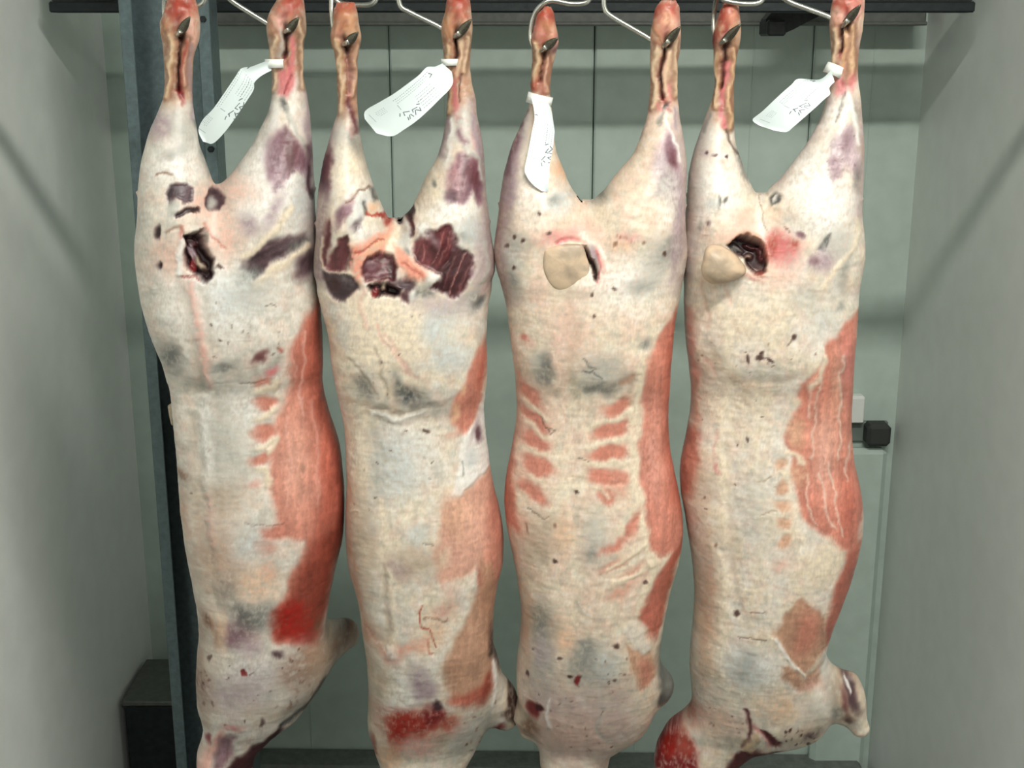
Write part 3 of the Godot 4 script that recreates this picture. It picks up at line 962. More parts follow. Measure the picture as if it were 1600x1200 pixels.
	c.e("slate", 0.75, -3, 9, 350, 575, 15, 10, -20); c.e("slate", 0.75, -3, 10, 262, 562, 18, 22); c.l("slate", 0.375, -1.65, 10.2, 10.4, [268, 590, 320, 602, 380, 596, 430, 572]); c.l("bark", 0.42, -0.5, 1.5, 1.8, [372, 601, 398, 596, 412, 594, 418, 612])
	c.specks("bark", 14, 4, 320, 450, 450, 560, 2.6); c.l("bark", 0.49, 0, 1.5, 2.5, [414, 482, 428, 482])
	c.g("flank", 0.95, -0.5, 6, [508, 480, 478, 515, 458, 545, 450, 580, 456, 605, 440, 640, 432, 660, 428, 700, 424, 740, 426, 790, 430, 820, 404, 832, 410, 848, 450, 850, 478, 856, 472, 890, 448, 930, 425, 962, 430, 1005, 458, 1022, 496, 1026, 512, 990, 524, 930, 560, 860, 560, 700, 520, 600], 0.16)
	c.g("flank_deep", 0.7, 0, 14, [508, 490, 480, 520, 470, 600, 486, 700, 500, 800, 500, 850, 560, 850, 560, 640], 0.18); c.e("flank_pale", 0.65, 0, 22, 462, 730, 28, 80, 0, 0.15); c.g("flank_dark", 0.85, 0, 12, [560, 820, 520, 850, 486, 860, 466, 905, 446, 945, 428, 968, 440, 1000, 500, 1010, 530, 930], 0.2)  # deep red right side also paints the shade at that edge
	c.l("rose_pale", 0.8, 0.6, 3, 4, [476, 530, 480, 575, 470, 625, 478, 660]); c.l("rose_pale", 0.6, 0.6, 3, 3, [458, 560, 462, 600]); c.l("rose_pale", 0.5, 0.5, 4, 4, [490, 640, 500, 720, 496, 800]); c.l("rose_pale", 0.45, 0.5, 4, 3, [446, 660, 452, 740, 446, 800])
	c.e("meat", 0.65, 0, 4, 405, 561, 12, 5, -40); c.e("rose", 0.75, 0, 5, 424, 583, 12, 6, -20); c.e("red", 0.6, 0, 4, 436, 552, 5, 4)
	c.e("flank", 0.9, -1, 5, 409, 598, 13, 8); c.e("flank", 0.95, -1, 4, 413, 632, 17, 9, 10); c.e("flank", 0.95, -1, 4, 411, 677, 19, 14, 0); c.e("flank", 0.95, -1, 4, 406, 721, 20, 9, -10); c.e("rose_pale", 0.8, 0, 4, 394, 757, 14, 5); c.e("flank", 0.5, 0, 6, 412, 862, 14, 12); c.e("flank_pale", 0.55, 0, 6, 418, 894, 14, 12)
	for f in [[[398, 612, 424, 612, 434, 598], 12], [[396, 655, 412, 652, 424, 644], 11], [[398, 699, 414, 699, 428, 690, 424, 712], 10], [[400, 738, 416, 740, 424, 760], 10]]: c.l("cream", 0.95, 1.5, 3.5, f[1], f[0])
	c.l("bark", 0.39, -0.5, 1.5, 2, [378, 815, 394, 822, 440, 822]); c.e("brown", 0.5, 0, 4, 472, 742, 5, 4); c.specks("bark", 5, 9, 296, 620, 340, 790, 2.4)
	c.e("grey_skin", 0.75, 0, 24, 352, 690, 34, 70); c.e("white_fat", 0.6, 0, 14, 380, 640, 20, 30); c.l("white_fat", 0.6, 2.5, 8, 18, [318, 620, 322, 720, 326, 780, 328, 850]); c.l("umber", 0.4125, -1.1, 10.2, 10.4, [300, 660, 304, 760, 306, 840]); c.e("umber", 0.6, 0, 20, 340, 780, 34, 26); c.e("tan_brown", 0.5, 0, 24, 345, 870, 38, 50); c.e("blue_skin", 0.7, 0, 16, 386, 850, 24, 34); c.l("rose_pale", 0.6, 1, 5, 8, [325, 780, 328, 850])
	c.e("brown", 0.6, 0, 5, 286, 754, 7, 9); c.e("tan_brown", 0.7, 0, 6, 287, 820, 5, 30); c.e("peach", 0.5, 0, 16, 400, 915, 40, 26); c.e("slate", 0.5, 0, 14, 358, 925, 16, 22)
	c.e("blood", 0.8, 0, 10, 452, 978, 28, 24, 20); c.e("flank_dark", 0.6, 0, 10, 500, 960, 16, 60, 8); c.e("blood", 0.9, 0, 9, 474, 1005, 24, 18, 25); c.e("blood", 0.7, 0, 8, 466, 965, 14, 10); c.e("blood_dark", 0.5, 0, 8, 490, 1018, 14, 8, 20)
	# shoulder and neck
	c.l("brown", 0.45, 0, 8, 12, [316, 970, 312, 1040, 310, 1100, 318, 1140]); c.e("umber", 0.5, 0, 16, 340, 1060, 24, 60); c.e("dry_or_shaded_skin", 0.45, 0, 16, 480, 1100, 26, 30); c.e("mauve", 0.45, 0, 14, 400, 1060, 40, 20); c.e("umber", 0.5, 0, 18, 320, 900, 16, 60); c.e("dry_or_shaded_skin", 0.5, 0, 14, 520, 1050, 16, 40)
	c.g("white_fat", 0.45, 0, 20, [330, 1020, 470, 1020, 500, 1080, 440, 1150, 330, 1150]); c.e("violet", 0.6, 0, 14, 376, 990, 24, 22); c.e("slate", 0.75, 0, 12, 396, 968, 26, 20); c.e("violet", 0.5, 0, 8, 362, 1000, 14, 12); c.e("slate_dark", 0.45, 0, 8, 372, 958, 12, 14); c.e("mauve", 0.6, 0, 10, 386, 1014, 18, 12); c.e("brown", 0.75, 0, 5, 324, 982, 8, 9); c.e("brown", 0.6, 0, 6, 334, 1000, 5, 14); c.e("peach", 0.6, 0, 8, 342, 990, 9, 26); c.e("brown", 0.5, 0, 10, 318, 1085, 12, 24); c.e("grey_skin", 0.6, 0, 8, 424, 1090, 12, 8)
	c.specks("bark", 12, 21, 308, 1030, 330, 1110, 3.6); c.specks("plum", 12, 22, 350, 1030, 470, 1140, 2.6); c.e("blood_dark", 0.9, -1, 2, 381, 1052, 5, 5); c.e("plum", 0.8, 0, 2, 405, 1129, 3, 5); c.e("plum", 0.7, 0, 4, 432, 1028, 7, 5, 40); c.e("slate", 0.75, 0, 8, 456, 1118, 20, 8, -20)
	c.specks("brown", 22, 26, 430, 1020, 520, 1120, 3.5); c.e("brown", 0.45, 0, 14, 470, 1060, 40, 34); c.e("mauve", 0.5, 0, 14, 370, 1090, 40, 24); c.e("umber", 0.5, 0, 14, 420, 1120, 40, 14); c.e("tan_brown", 0.5, 0, 12, 496, 1045, 20, 26); c.e("dry_or_shaded_skin", 0.9, 0, 12, 544, 1030, 32, 44); c.e("slate", 0.6, 0, 6, 550, 1030, 18, 30); c.e("brown", 0.6, 0, 8, 528, 1062, 16, 10); c.l("umber", 0.6, 0, 4, 5, [520, 1000, 524, 1040, 516, 1070]); c.e("umber", 0.6, 0, 16, 505, 1070, 20, 26); c.e("brown", 0.85, 0, 6, 562, 1046, 12, 24); c.e("bark", 0.85, 0, 4, 556, 1042, 4, 16); c.e("brown", 0.7, 0, 5, 500, 1000, 8, 10)  # grey and brown patches paint shade of the next carcass onto the stub
	c.g("meat_dark", 0.92, -2, 5, [350, 1200, 366, 1184, 392, 1172, 412, 1164, 440, 1146, 440, 1168, 412, 1192, 400, 1220, 345, 1230], 0.5, 60); c.l("slate_dark", 0.75, 0, 4, 8, [440, 1144, 480, 1122, 512, 1098]); c.l("rose_pale", 0.9, 2, 4, 15, [346, 1150, 330, 1175, 310, 1205]); c.g("violet", 0.7, -1, 5, [345, 1150, 366, 1150, 360, 1180, 340, 1200, 334, 1190], 0.4); c.e("blood_dark", 0.8, 0, 3, 323, 1160, 5, 8, 20); c.e("rose", 0.6, 0, 5, 362, 1136, 12, 5)

func draw_second():
	var c := carcass(640, [
		[6, 526, 555, 10, -10, 20, 522, 559, 20, -20, 36, 520, 561, 22, -22, 58, 517, 564, 21, -21, 80, 522, 560, 17, -19, 105, 526, 558, 15, -17, 140, 527, 558, 15, -17, 170, 528, 559, 17, -19, 190, 523, 561, 22, -24, 210, 517, 563, 30, -30, 230, 511, 567, 40, -40, 252, 505, 572, 52, -50, 275, 501, 579, 62, -58, 300, 498, 588, 74, -66, 325, 496, 599, 82, -72, 350, 495, 610, 88, -76, 420, 498, 612, 88, -78],
		[-8, 704, 732, 10, -10, 0, 699, 735, 18, -18, 20, 695, 737, 22, -22, 45, 690, 739, 22, -22, 72, 692, 737, 18, -20, 100, 697, 735, 16, -18, 130, 699, 738, 17, -19, 155, 700, 744, 20, -22, 180, 698, 746, 26, -28, 205, 694, 751, 36, -36, 228, 689, 755, 48, -46, 250, 681, 757, 58, -54, 275, 666, 759, 68, -62, 300, 655, 760, 76, -68, 325, 642, 763, 84, -74, 348, 622, 765, 88, -76, 420, 614, 768, 88, -78],
		[345, 536, 722, 10, -10, 365, 522, 742, 46, -50, 390, 508, 756, 70, -66, 425, 500, 765, 88, -78, 450, 497, 768, 92, -80, 475, 503, 763, 95, -80, 520, 514, 760, 98, -78, 560, 519, 761, 96, -76, 600, 526, 760, 88, -72, 632, 533, 755, 76, -70, 660, 538, 757, 74, -76, 700, 541, 762, 76, -86, 760, 542, 772, 86, -106, 800, 540, 782, 92, -118, 840, 540, 788, 95, -124, 880, 544, 787, 95, -124, 920, 556, 778, 93, -118, 960, 564, 773, 90, -112, 1000, 569, 771, 88, -104, 1040, 573, 770, 77, -107, 1080, 575, 770, 65, -111, 1120, 574, 768, 50, -114, 1150, 574, 764, 35, -113, 1180, 582, 752, 20, -112, 1205, 590, 738, 16, -104, 1235, 604, 715, 12, -90, 1250, 630, 690, 6, -72]])
	c.base_a = tissues.cream; c.base_b = tissues.pale_fat.lerp(tissues.grey_skin, 0.3)
	c.l("violet", 0.6, 0, 14, 14, [520, 190, 506, 240, 498, 330, 497, 440]); c.l("slate", 0.5, 0, 10, 10, [560, 200, 572, 250, 590, 300]); c.l("violet", 0.55, 0, 14, 16, [742, 160, 756, 240, 764, 340, 768, 460]); c.l("mauve", 0.5, 0, 12, 18, [700, 170, 690, 230]); c.e("white_fat", 0.6, 0, 24, 720, 340, 30, 40)
	c.limb(735, 1060, -15, 48, 782, 1125, -35, 27); c.limb(782, 1110, -35, 26, 796, 1150, -40, 16)
	c.g("shin", 0.92, 0, 12, [510, -5, 570, -5, 564, 180, 520, 180]); c.g("shin", 0.9, 0, 12, [685, -15, 742, -15, 740, 150, 690, 190])
	hock(c, 518, 563, 10); hock(c, 691, 738, -6)
	c.e("red", 0.85, 0, 7, 540, 10, 15, 9); c.e("joint", 0.8, 0, 9, 543, 34, 14, 20); c.e("rose_pale", 0.4, 0, 8, 528, 58, 8, 14)
	shank(c, 540, 0, [530, 62, 533, 110, 534, 172], [543, 72, 545, 110, 545, 145], [555, 70, 551, 150], "bone", "tan_brown")
	c.l("rose_pale", 0.7, 0, 3, 5, [544, 85, 547, 150]); c.l("meat", 0.75, -0.5, 4, 7, [546, 160, 552, 185, 557, 208]); c.l("rose_pale", 0.8, 0, 4, 5, [546, 195, 554, 212])
	c.e("red", 0.9, 0, 8, 717, 6, 20, 13); c.e("joint", 0.6, 0, 10, 705, 35, 10, 20); c.e("red", 0.45, 0, 7, 727, 25, 9, 10)
	shank(c, 710, 0, [699, 70, 701, 120, 703, 178], [711, 62, 713, 100], [730, 60, 728, 115], "bone", "bone_pale")
	c.l("bone_pale", 0.8, 0.5, 3, 6, [720, 62, 718, 120]); c.l("gap", 0.6, -1, 2, 2.5, [725, 118, 720, 140, 718, 158]); c.l("rose", 0.75, 0, 4, 8, [709, 130, 712, 160, 716, 182, 726, 200]); c.l("rose_pale", 0.8, 0, 3, 5, [716, 178, 738, 212, 742, 230])
	# thighs
	c.e("grey_skin", 0.7, 0, 12, 528, 212, 13, 30); c.e("slate", 0.75, 0, 7, 552, 222, 7, 17, -10); c.e("slate_dark", 0.6, 0, 6, 560, 236, 5, 12, -15); c.e("mauve", 0.5, 0, 8, 516, 222, 6, 14)
	c.e("violet_dark", 0.9, -0.8, 5, 508, 270, 11, 34, 4, 0.3); c.e("meat", 0.6, -0.4, 5, 511, 265, 6, 16); c.e("cream", 0.9, 0, 14, 545, 270, 20, 36); c.e("white_fat", 0.8, 0, 10, 565, 310, 14, 24, -25)
	c.l("mauve", 0.75, 0, 5, 10, [700, 190, 694, 220, 688, 245]); c.e("grey_skin", 0.85, 0, 8, 724, 200, 16, 24); c.l("white_fat", 0.8, 0.6, 3, 5, [708, 190, 702, 230, 698, 250]); c.l("violet", 0.7, 0, 4, 8, [718, 205, 728, 225]); c.l("mauve", 0.8, 0, 4, 8, [738, 185, 748, 240, 754, 300])
	c.g("violet", 0.92, -1.2, 5, [700, 306, 701, 264, 715, 236, 731, 236, 746, 258, 755, 286, 759, 322, 748, 326, 736, 300, 722, 318, 704, 322], 0.35, 15); c.e("rose_pale", 0.35, 0, 10, 712, 275, 9, 22); c.e("meat", 0.5, -0.5, 6, 742, 275, 8, 24, -15, 0.2); c.e("violet_dark", 0.85, -0.8, 4, 704, 311, 8, 11); c.l("grey_skin", 0.9, 0.8, 3, 6, [728, 230, 746, 252, 756, 284])
	c.e("cream", 0.85, 0, 10, 675, 310, 16, 30, 25); c.e("white_fat", 0.9, 0, 12, 690, 335, 24, 12); c.e("slate", 0.8, -0.8, 3, 678, 287, 4, 7)
	c.e("violet", 0.85, -1, 5, 537, 330, 9, 25, 28, 0.3); c.e("blue_skin", 0.85, 0, 8, 562, 325, 10, 24, 25); c.g("slate_dark", 0.8, -1.5, 4, [575, 292, 582, 296, 592, 318, 586, 316]); c.l("brown", 0.7, -1, 2, 2.5, [537, 313, 552, 309, 560, 296, 574, 290]); c.e("plum", 0.85, -1.5, 4, 559, 350, 7, 13, 30); c.l("slate_dark", 0.8, -1, 3, 5, [568, 320, 574, 334]); c.e("white_fat", 0.9, 0, 10, 565, 365, 14, 14)
	# opened rump
	c.l("meat", 0.9, -1.5, 4, 10, [510, 350, 506, 385, 509, 415]); c.l("cream", 0.9, 1, 2.5, 3.5, [500, 372, 501, 405, 506, 423, 520, 426, 553, 425])
	c.g("meat", 0.97, -4, 3, [512, 424, 516, 398, 528, 371, 542, 367, 545, 396, 542, 423, 526, 426], 0.4, 8); c.e("black_meat", 0.7, -1, 3, 549, 402, 5, 13, 10); c.g("plum", 0.95, -3, 3, [503, 430, 553, 429, 557, 449, 545, 462, 534, 474, 519, 471, 506, 452], 0.3); c.e("meat_dark", 0.8, -1, 4, 520, 448, 10, 10); c.e("slate", 0.4, 0, 6, 540, 440, 12, 12)
	c.g("salmon", 0.8, 2, 5, [545, 386, 562, 376, 582, 371, 600, 362, 612, 358, 613, 396, 600, 400, 577, 404, 564, 428, 558, 442, 551, 420]); c.e("peach", 0.8, 1, 5, 588, 386, 18, 9, -20); c.l("red", 0.7, -1, 2, 3, [556, 392, 574, 384, 596, 378]); c.l("blood", 0.75, -1, 2, 3.5, [575, 334, 590, 340, 602, 344]); c.e("blood", 0.6, 0, 4, 605, 352, 7, 7); c.e("peach", 0.9, 0, 6, 584, 328, 9, 8); c.e("cream", 0.95, 2, 4, 612, 385, 7, 24)
	c.g("meat", 0.97, -6, 3, [563, 413, 577, 402, 595, 398, 613, 400, 619, 415, 616, 434, 596, 438, 568, 437], 0.45, 60); c.e("violet", 0.6, 2, 4, 582, 415, 12, 8); c.l("mauve", 0.7, 1, 3, 4, [572, 425, 590, 430, 610, 424]); c.e("meat_dark", 0.8, -2, 3, 613, 422, 6, 20)
	c.g("black_meat", 0.95, -16, 3, [570, 442, 587, 440, 607, 439, 622, 450, 620, 466, 600, 462, 578, 455]); c.e("blood_dark", 0.9, 6, 3, 584, 452, 7, 7); c.e("bone_grey", 0.95, 8, 2.5, 600, 446, 5, 8); c.e("black_meat", 0.95, -6, 3, 611, 452, 8, 11)
	c.e("plum", 0.9, -4, 4, 634, 443, 18, 10, 15); c.e("meat_dark", 0.9, -3, 3, 633, 462, 11, 10); c.e("white_fat", 0.85, 3, 4, 646, 460, 7, 9, 15); c.e("slate", 0.8, -1, 5, 664, 458, 14, 9)
	c.g("meat", 0.97, -4, 3, [642, 396, 650, 376, 668, 362, 688, 353, 705, 354, 717, 378, 708, 402, 696, 416, 688, 430, 668, 422, 648, 412], 0.5, 18); c.e("white_fat", 0.75, 1, 5, 662, 362, 9, 11, -30); c.e("mauve", 0.6, 0.5, 4, 676, 376, 5, 15, -25); c.l("rose_pale", 0.4, 0.5, 2, 2, [690, 362, 684, 390, 676, 414]); c.l("rose_pale", 0.35, 0.5, 2, 2, [704, 366, 696, 392, 690, 412]); c.l("rose_pale", 0.4, 0.5, 2, 2, [662, 384, 658, 408])
	c.g("meat_dark", 0.97, -4, 3, [712, 378, 722, 394, 742, 406, 742, 434, 716, 468, 700, 458, 672, 454, 690, 424, 700, 404], 0.4, 30); c.l("rose_pale", 0.6, 1.5, 2, 2, [728, 402, 704, 456]); c.l("rose_pale", 0.3, 0.8, 2, 2, [714, 400, 692, 448]); c.l("rose_pale", 0.3, 0.8, 2, 2, [738, 416, 718, 458])
	c.l("plum", 0.95, -3, 3, 12, [622, 352, 644, 334]); c.l("meat_dark", 0.95, -3, 3, 8, [642, 342, 642, 366]); c.e("blue_skin", 0.9, 1, 5, 632, 375, 9, 22); c.e("slate", 0.6, -1, 4, 634, 398, 6, 6, 20)
	c.g("salmon", 0.9, 3, 4, [617, 386, 632, 400, 648, 414, 672, 430, 664, 441, 632, 432, 620, 412]); c.l("red", 0.6, -1, 2.5, 3, [628, 412, 640, 422, 660, 434]); c.e("white_fat", 0.9, 2, 4, 676, 436, 10, 8, -20)
	c.e("blue_skin", 0.85, 0, 14, 736, 365, 20, 26); c.e("slate", 0.4, 0, 6, 724, 372, 8, 6); c.e("mauve", 0.6, 0, 9, 752, 420, 10, 42); c.l("grey_skin", 0.8, 0.6, 4, 6, [760, 380, 762, 430, 750, 465]); c.e("slate_dark", 0.85, -2, 4, 754, 478, 10, 6, -35); c.e("slate", 0.55, 0, 10, 738, 475, 18, 12); c.e("mauve", 0.65, 0, 12, 688, 482, 36, 14); c.e("blue_skin", 0.6, 0, 16, 686, 506, 40, 20)
	# rump skirt and loin
	c.l("cream", 0.0, -3.0, 12, 8, [592, 650, 596, 760, 600, 880, 606, 1010]); c.l("cream", 0.0, 3.0, 18, 30, [556, 650, 560, 760, 564, 880, 570, 1010]); c.l("cream", 0.0, 3.0, 18, 30, [628, 650, 632, 760, 636, 880, 642, 1010])
	c.g("cream", 0.75, 1, 10, [545, 468, 620, 470, 660, 490, 660, 560, 600, 590, 545, 560]); c.l("pink_fat", 0.6, 1.5, 4, 6, [566, 448, 562, 475, 575, 510]); c.l("rose_pale", 0.7, -1, 3, 3, [588, 505, 606, 540, 640, 582]); c.l("rose_pale", 0.6, -1, 3, 2.5, [604, 520, 628, 560, 652, 592]); c.l("umber", 0.5, -1, 3, 3, [586, 545, 596, 590, 606, 625]); c.l("umber", 0.5, -1, 3, 3, [545, 560, 575, 600, 590, 620])
	c.e("blue_skin", 0.8, 0, 14, 700, 560, 30, 22); c.e("blue_skin", 0.7, 0, 12, 680, 520, 20, 20); c.specks("bark", 8, 31, 540, 480, 660, 620, 2.4)
	c.e("slate", 0.75, -3, 9, 565, 612, 14, 18, -20); c.e("slate_dark", 0.7, -3.5, 9, 636, 616, 22, 14, 25); c.e("slate", 0.6, -1, 8, 622, 598, 8, 18, -20); c.l("umber", 0.45, -2.2, 8.5, 7.8, [535, 634, 580, 640, 620, 646, 670, 640, 706, 626]); c.l("white_fat", 0.7, 2, 4, 6, [580, 648, 620, 652, 660, 648]); c.l("umber", 0.375, -1.1, 5.1, 3.9, [585, 656, 640, 662, 680, 656]); c.e("slate", 0.5, 0, 8, 660, 636, 20, 7)  # slate patches paint the dark of the hollows above the crease
	c.g("flank", 0.92, -0.5, 5, [770, 520, 754, 552, 742, 574, 728, 606, 712, 625, 702, 650, 706, 662, 714, 688, 724, 690, 742, 666, 756, 634, 764, 600, 772, 560], 0.18); c.g("flank_deep", 0.7, 0, 6, [768, 540, 756, 580, 752, 620, 764, 600], 0.1); c.e("peach", 0.85, 0.8, 4, 712, 648, 7, 13, 15); c.e("peach", 0.7, 0.8, 3, 724, 618, 4, 10); c.e("flank_pale", 0.6, 0, 5, 702, 684, 12, 5)
	c.g("white_fat", 0.95, 1.5, 3.5, [762, 626, 750, 658, 738, 676, 722, 692, 714, 716, 712, 745, 702, 776, 720, 778, 742, 760, 770, 750, 772, 690]); c.e("violet_dark", 0.85, -1, 4, 751, 690, 7, 15, -10); c.e("mauve", 0.6, -0.5, 4, 742, 680, 4, 18, 20); c.l("slate", 0.6, 0, 2, 2, [718, 724, 722, 745]); c.e("blue_skin", 0.7, 0, 6, 738, 725, 12, 16)
	c.g("flank_pale", 0.95, -0.5, 6, [775, 752, 745, 764, 722, 778, 700, 784, 688, 800, 684, 850, 672, 872, 680, 902, 690, 915, 745, 900, 752, 960, 770, 1000, 800, 880, 800, 780], 0.12); c.g("flank", 0.6, 0, 12, [785, 770, 768, 800, 764, 880, 756, 920, 768, 980, 800, 880], 0.15); c.e("tan_meat", 0.6, 0, 16, 712, 810, 22, 30, 0, 0.1); c.e("cream", 0.55, 0.5, 6, 690, 878, 10, 16, 30); c.e("pink_fat", 0.5, 0, 10, 706, 925, 16, 16); c.l("flank_dark", 0.6, -0.5, 5, 6, [748, 905, 756, 950, 768, 1000, 770, 1040])
	c.g("tan_brown", 0.92, -0.8, 5, [752, 890, 752, 930, 730, 970, 716, 1000, 700, 1025, 694, 1050, 696, 1078, 708, 1100, 740, 1108, 766, 1098, 775, 1050, 780, 1000, 772, 900], 0.14); c.g("flank_deep", 0.75, 0, 7, [700, 1096, 735, 1092, 766, 1080, 776, 1100, 764, 1122, 730, 1118], 0.2); c.e("flank_dark", 0.7, 0, 6, 764, 1092, 9, 22, 15)
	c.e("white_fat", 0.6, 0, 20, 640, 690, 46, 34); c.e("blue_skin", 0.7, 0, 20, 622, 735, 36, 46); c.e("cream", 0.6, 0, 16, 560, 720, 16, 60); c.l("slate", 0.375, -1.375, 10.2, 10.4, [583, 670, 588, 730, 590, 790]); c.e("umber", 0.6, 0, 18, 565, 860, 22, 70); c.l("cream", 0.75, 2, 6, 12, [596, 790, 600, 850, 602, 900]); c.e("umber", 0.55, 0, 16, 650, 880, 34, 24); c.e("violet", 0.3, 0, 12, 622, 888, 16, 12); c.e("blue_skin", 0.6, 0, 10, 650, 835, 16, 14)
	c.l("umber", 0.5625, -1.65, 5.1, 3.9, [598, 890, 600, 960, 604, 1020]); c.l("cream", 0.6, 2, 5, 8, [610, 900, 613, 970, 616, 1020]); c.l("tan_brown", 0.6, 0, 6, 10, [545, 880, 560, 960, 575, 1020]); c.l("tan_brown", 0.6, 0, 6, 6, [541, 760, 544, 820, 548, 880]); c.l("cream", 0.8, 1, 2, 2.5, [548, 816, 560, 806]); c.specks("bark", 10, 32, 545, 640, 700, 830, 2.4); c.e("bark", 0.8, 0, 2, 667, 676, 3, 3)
	c.l("bark", 0.35, -0.5, 1.5, 2, [665, 849, 678, 850]); c.l("red", 0.8, -0.5, 1.6, 2.4, [656, 948, 653, 960, 658, 974, 664, 984, 672, 998, 680, 1014]); c.e("red", 0.35, 0, 10, 695, 958, 16, 10); c.l("brown", 0.6, 0, 2, 2, [662, 970, 700, 970]); c.l("red", 0.6, 0, 2, 2, [664, 1000, 668, 1020, 676, 1024]); c.e("peach", 0.55, 0, 12, 680, 990, 16, 20)
	c.g("flank_pale", 0.8, -1, 7, [598, 1030, 622, 1012, 648, 1002, 664, 998, 662, 1016, 636, 1028, 608, 1048]); c.l("flank_dark", 0.45, -1.1, 10.2, 10.4, [578, 1000, 594, 1022, 612, 1034]); c.e("white_fat", 0.8, 2, 6, 614, 1026, 7, 9)
	c.g("white_fat", 0.6, 0, 14, [612, 1045, 680, 1030, 690, 1080, 640, 1110, 610, 1110]); c.e("mauve", 0.75, 0, 10, 656, 1066, 14, 24, -20); c.e("mauve", 0.7, 0, 10, 668, 1085, 14, 14); c.e("umber", 0.6, 0, 16, 586, 1080, 12, 50)
	c.e("red", 0.75, 0, 14, 655, 1136, 48, 18, 4); c.e("blood", 0.8, 0, 10, 620, 1148, 16, 26, 10); c.e("blood", 0.6, 0, 10, 644, 1130, 22, 12); c.e("blood_dark", 0.75, 0, 8, 678, 1122, 16, 16); c.e("plum", 0.85, -1, 4, 684, 1106, 8, 8); c.e("red", 0.7, 0, 8, 700, 1136, 12, 7, -15); c.e("rose_pale", 0.7, 0, 10, 650, 1168, 26, 16); c.e("rose_pale", 0.7, 0, 6, 712, 1150, 8, 8); c.e("umber", 0.6, 0, 8, 690, 1160, 12, 10)
	c.g("grey_skin", 0.7, 0, 14, [700, 1160, 740, 1125, 785, 1125, 780, 1170, 700, 1210]); c.e("peach", 0.7, 0, 10, 606, 1190, 20, 20); c.l("flank_dark", 0.6, 0, 4, 5, [582, 1165, 584, 1195]); c.specks("brown", 16, 34, 715, 1120, 790, 1190, 3.2)
	c.g("bark", 0.85, 0, 5, [770, 1005, 782, 1040, 796, 1075, 815, 1095, 815, 1175, 792, 1150, 800, 1110, 784, 1080, 770, 1050]); c.l("white_fat", 0.85, 1, 3, 6, [774, 1066, 782, 1100, 776, 1130]); c.l("cream", 0.7, 1, 3, 5, [792, 1080, 798, 1110, 792, 1140]); c.e("blood_dark", 0.7, 0, 4, 784, 1170, 8, 5, -30)

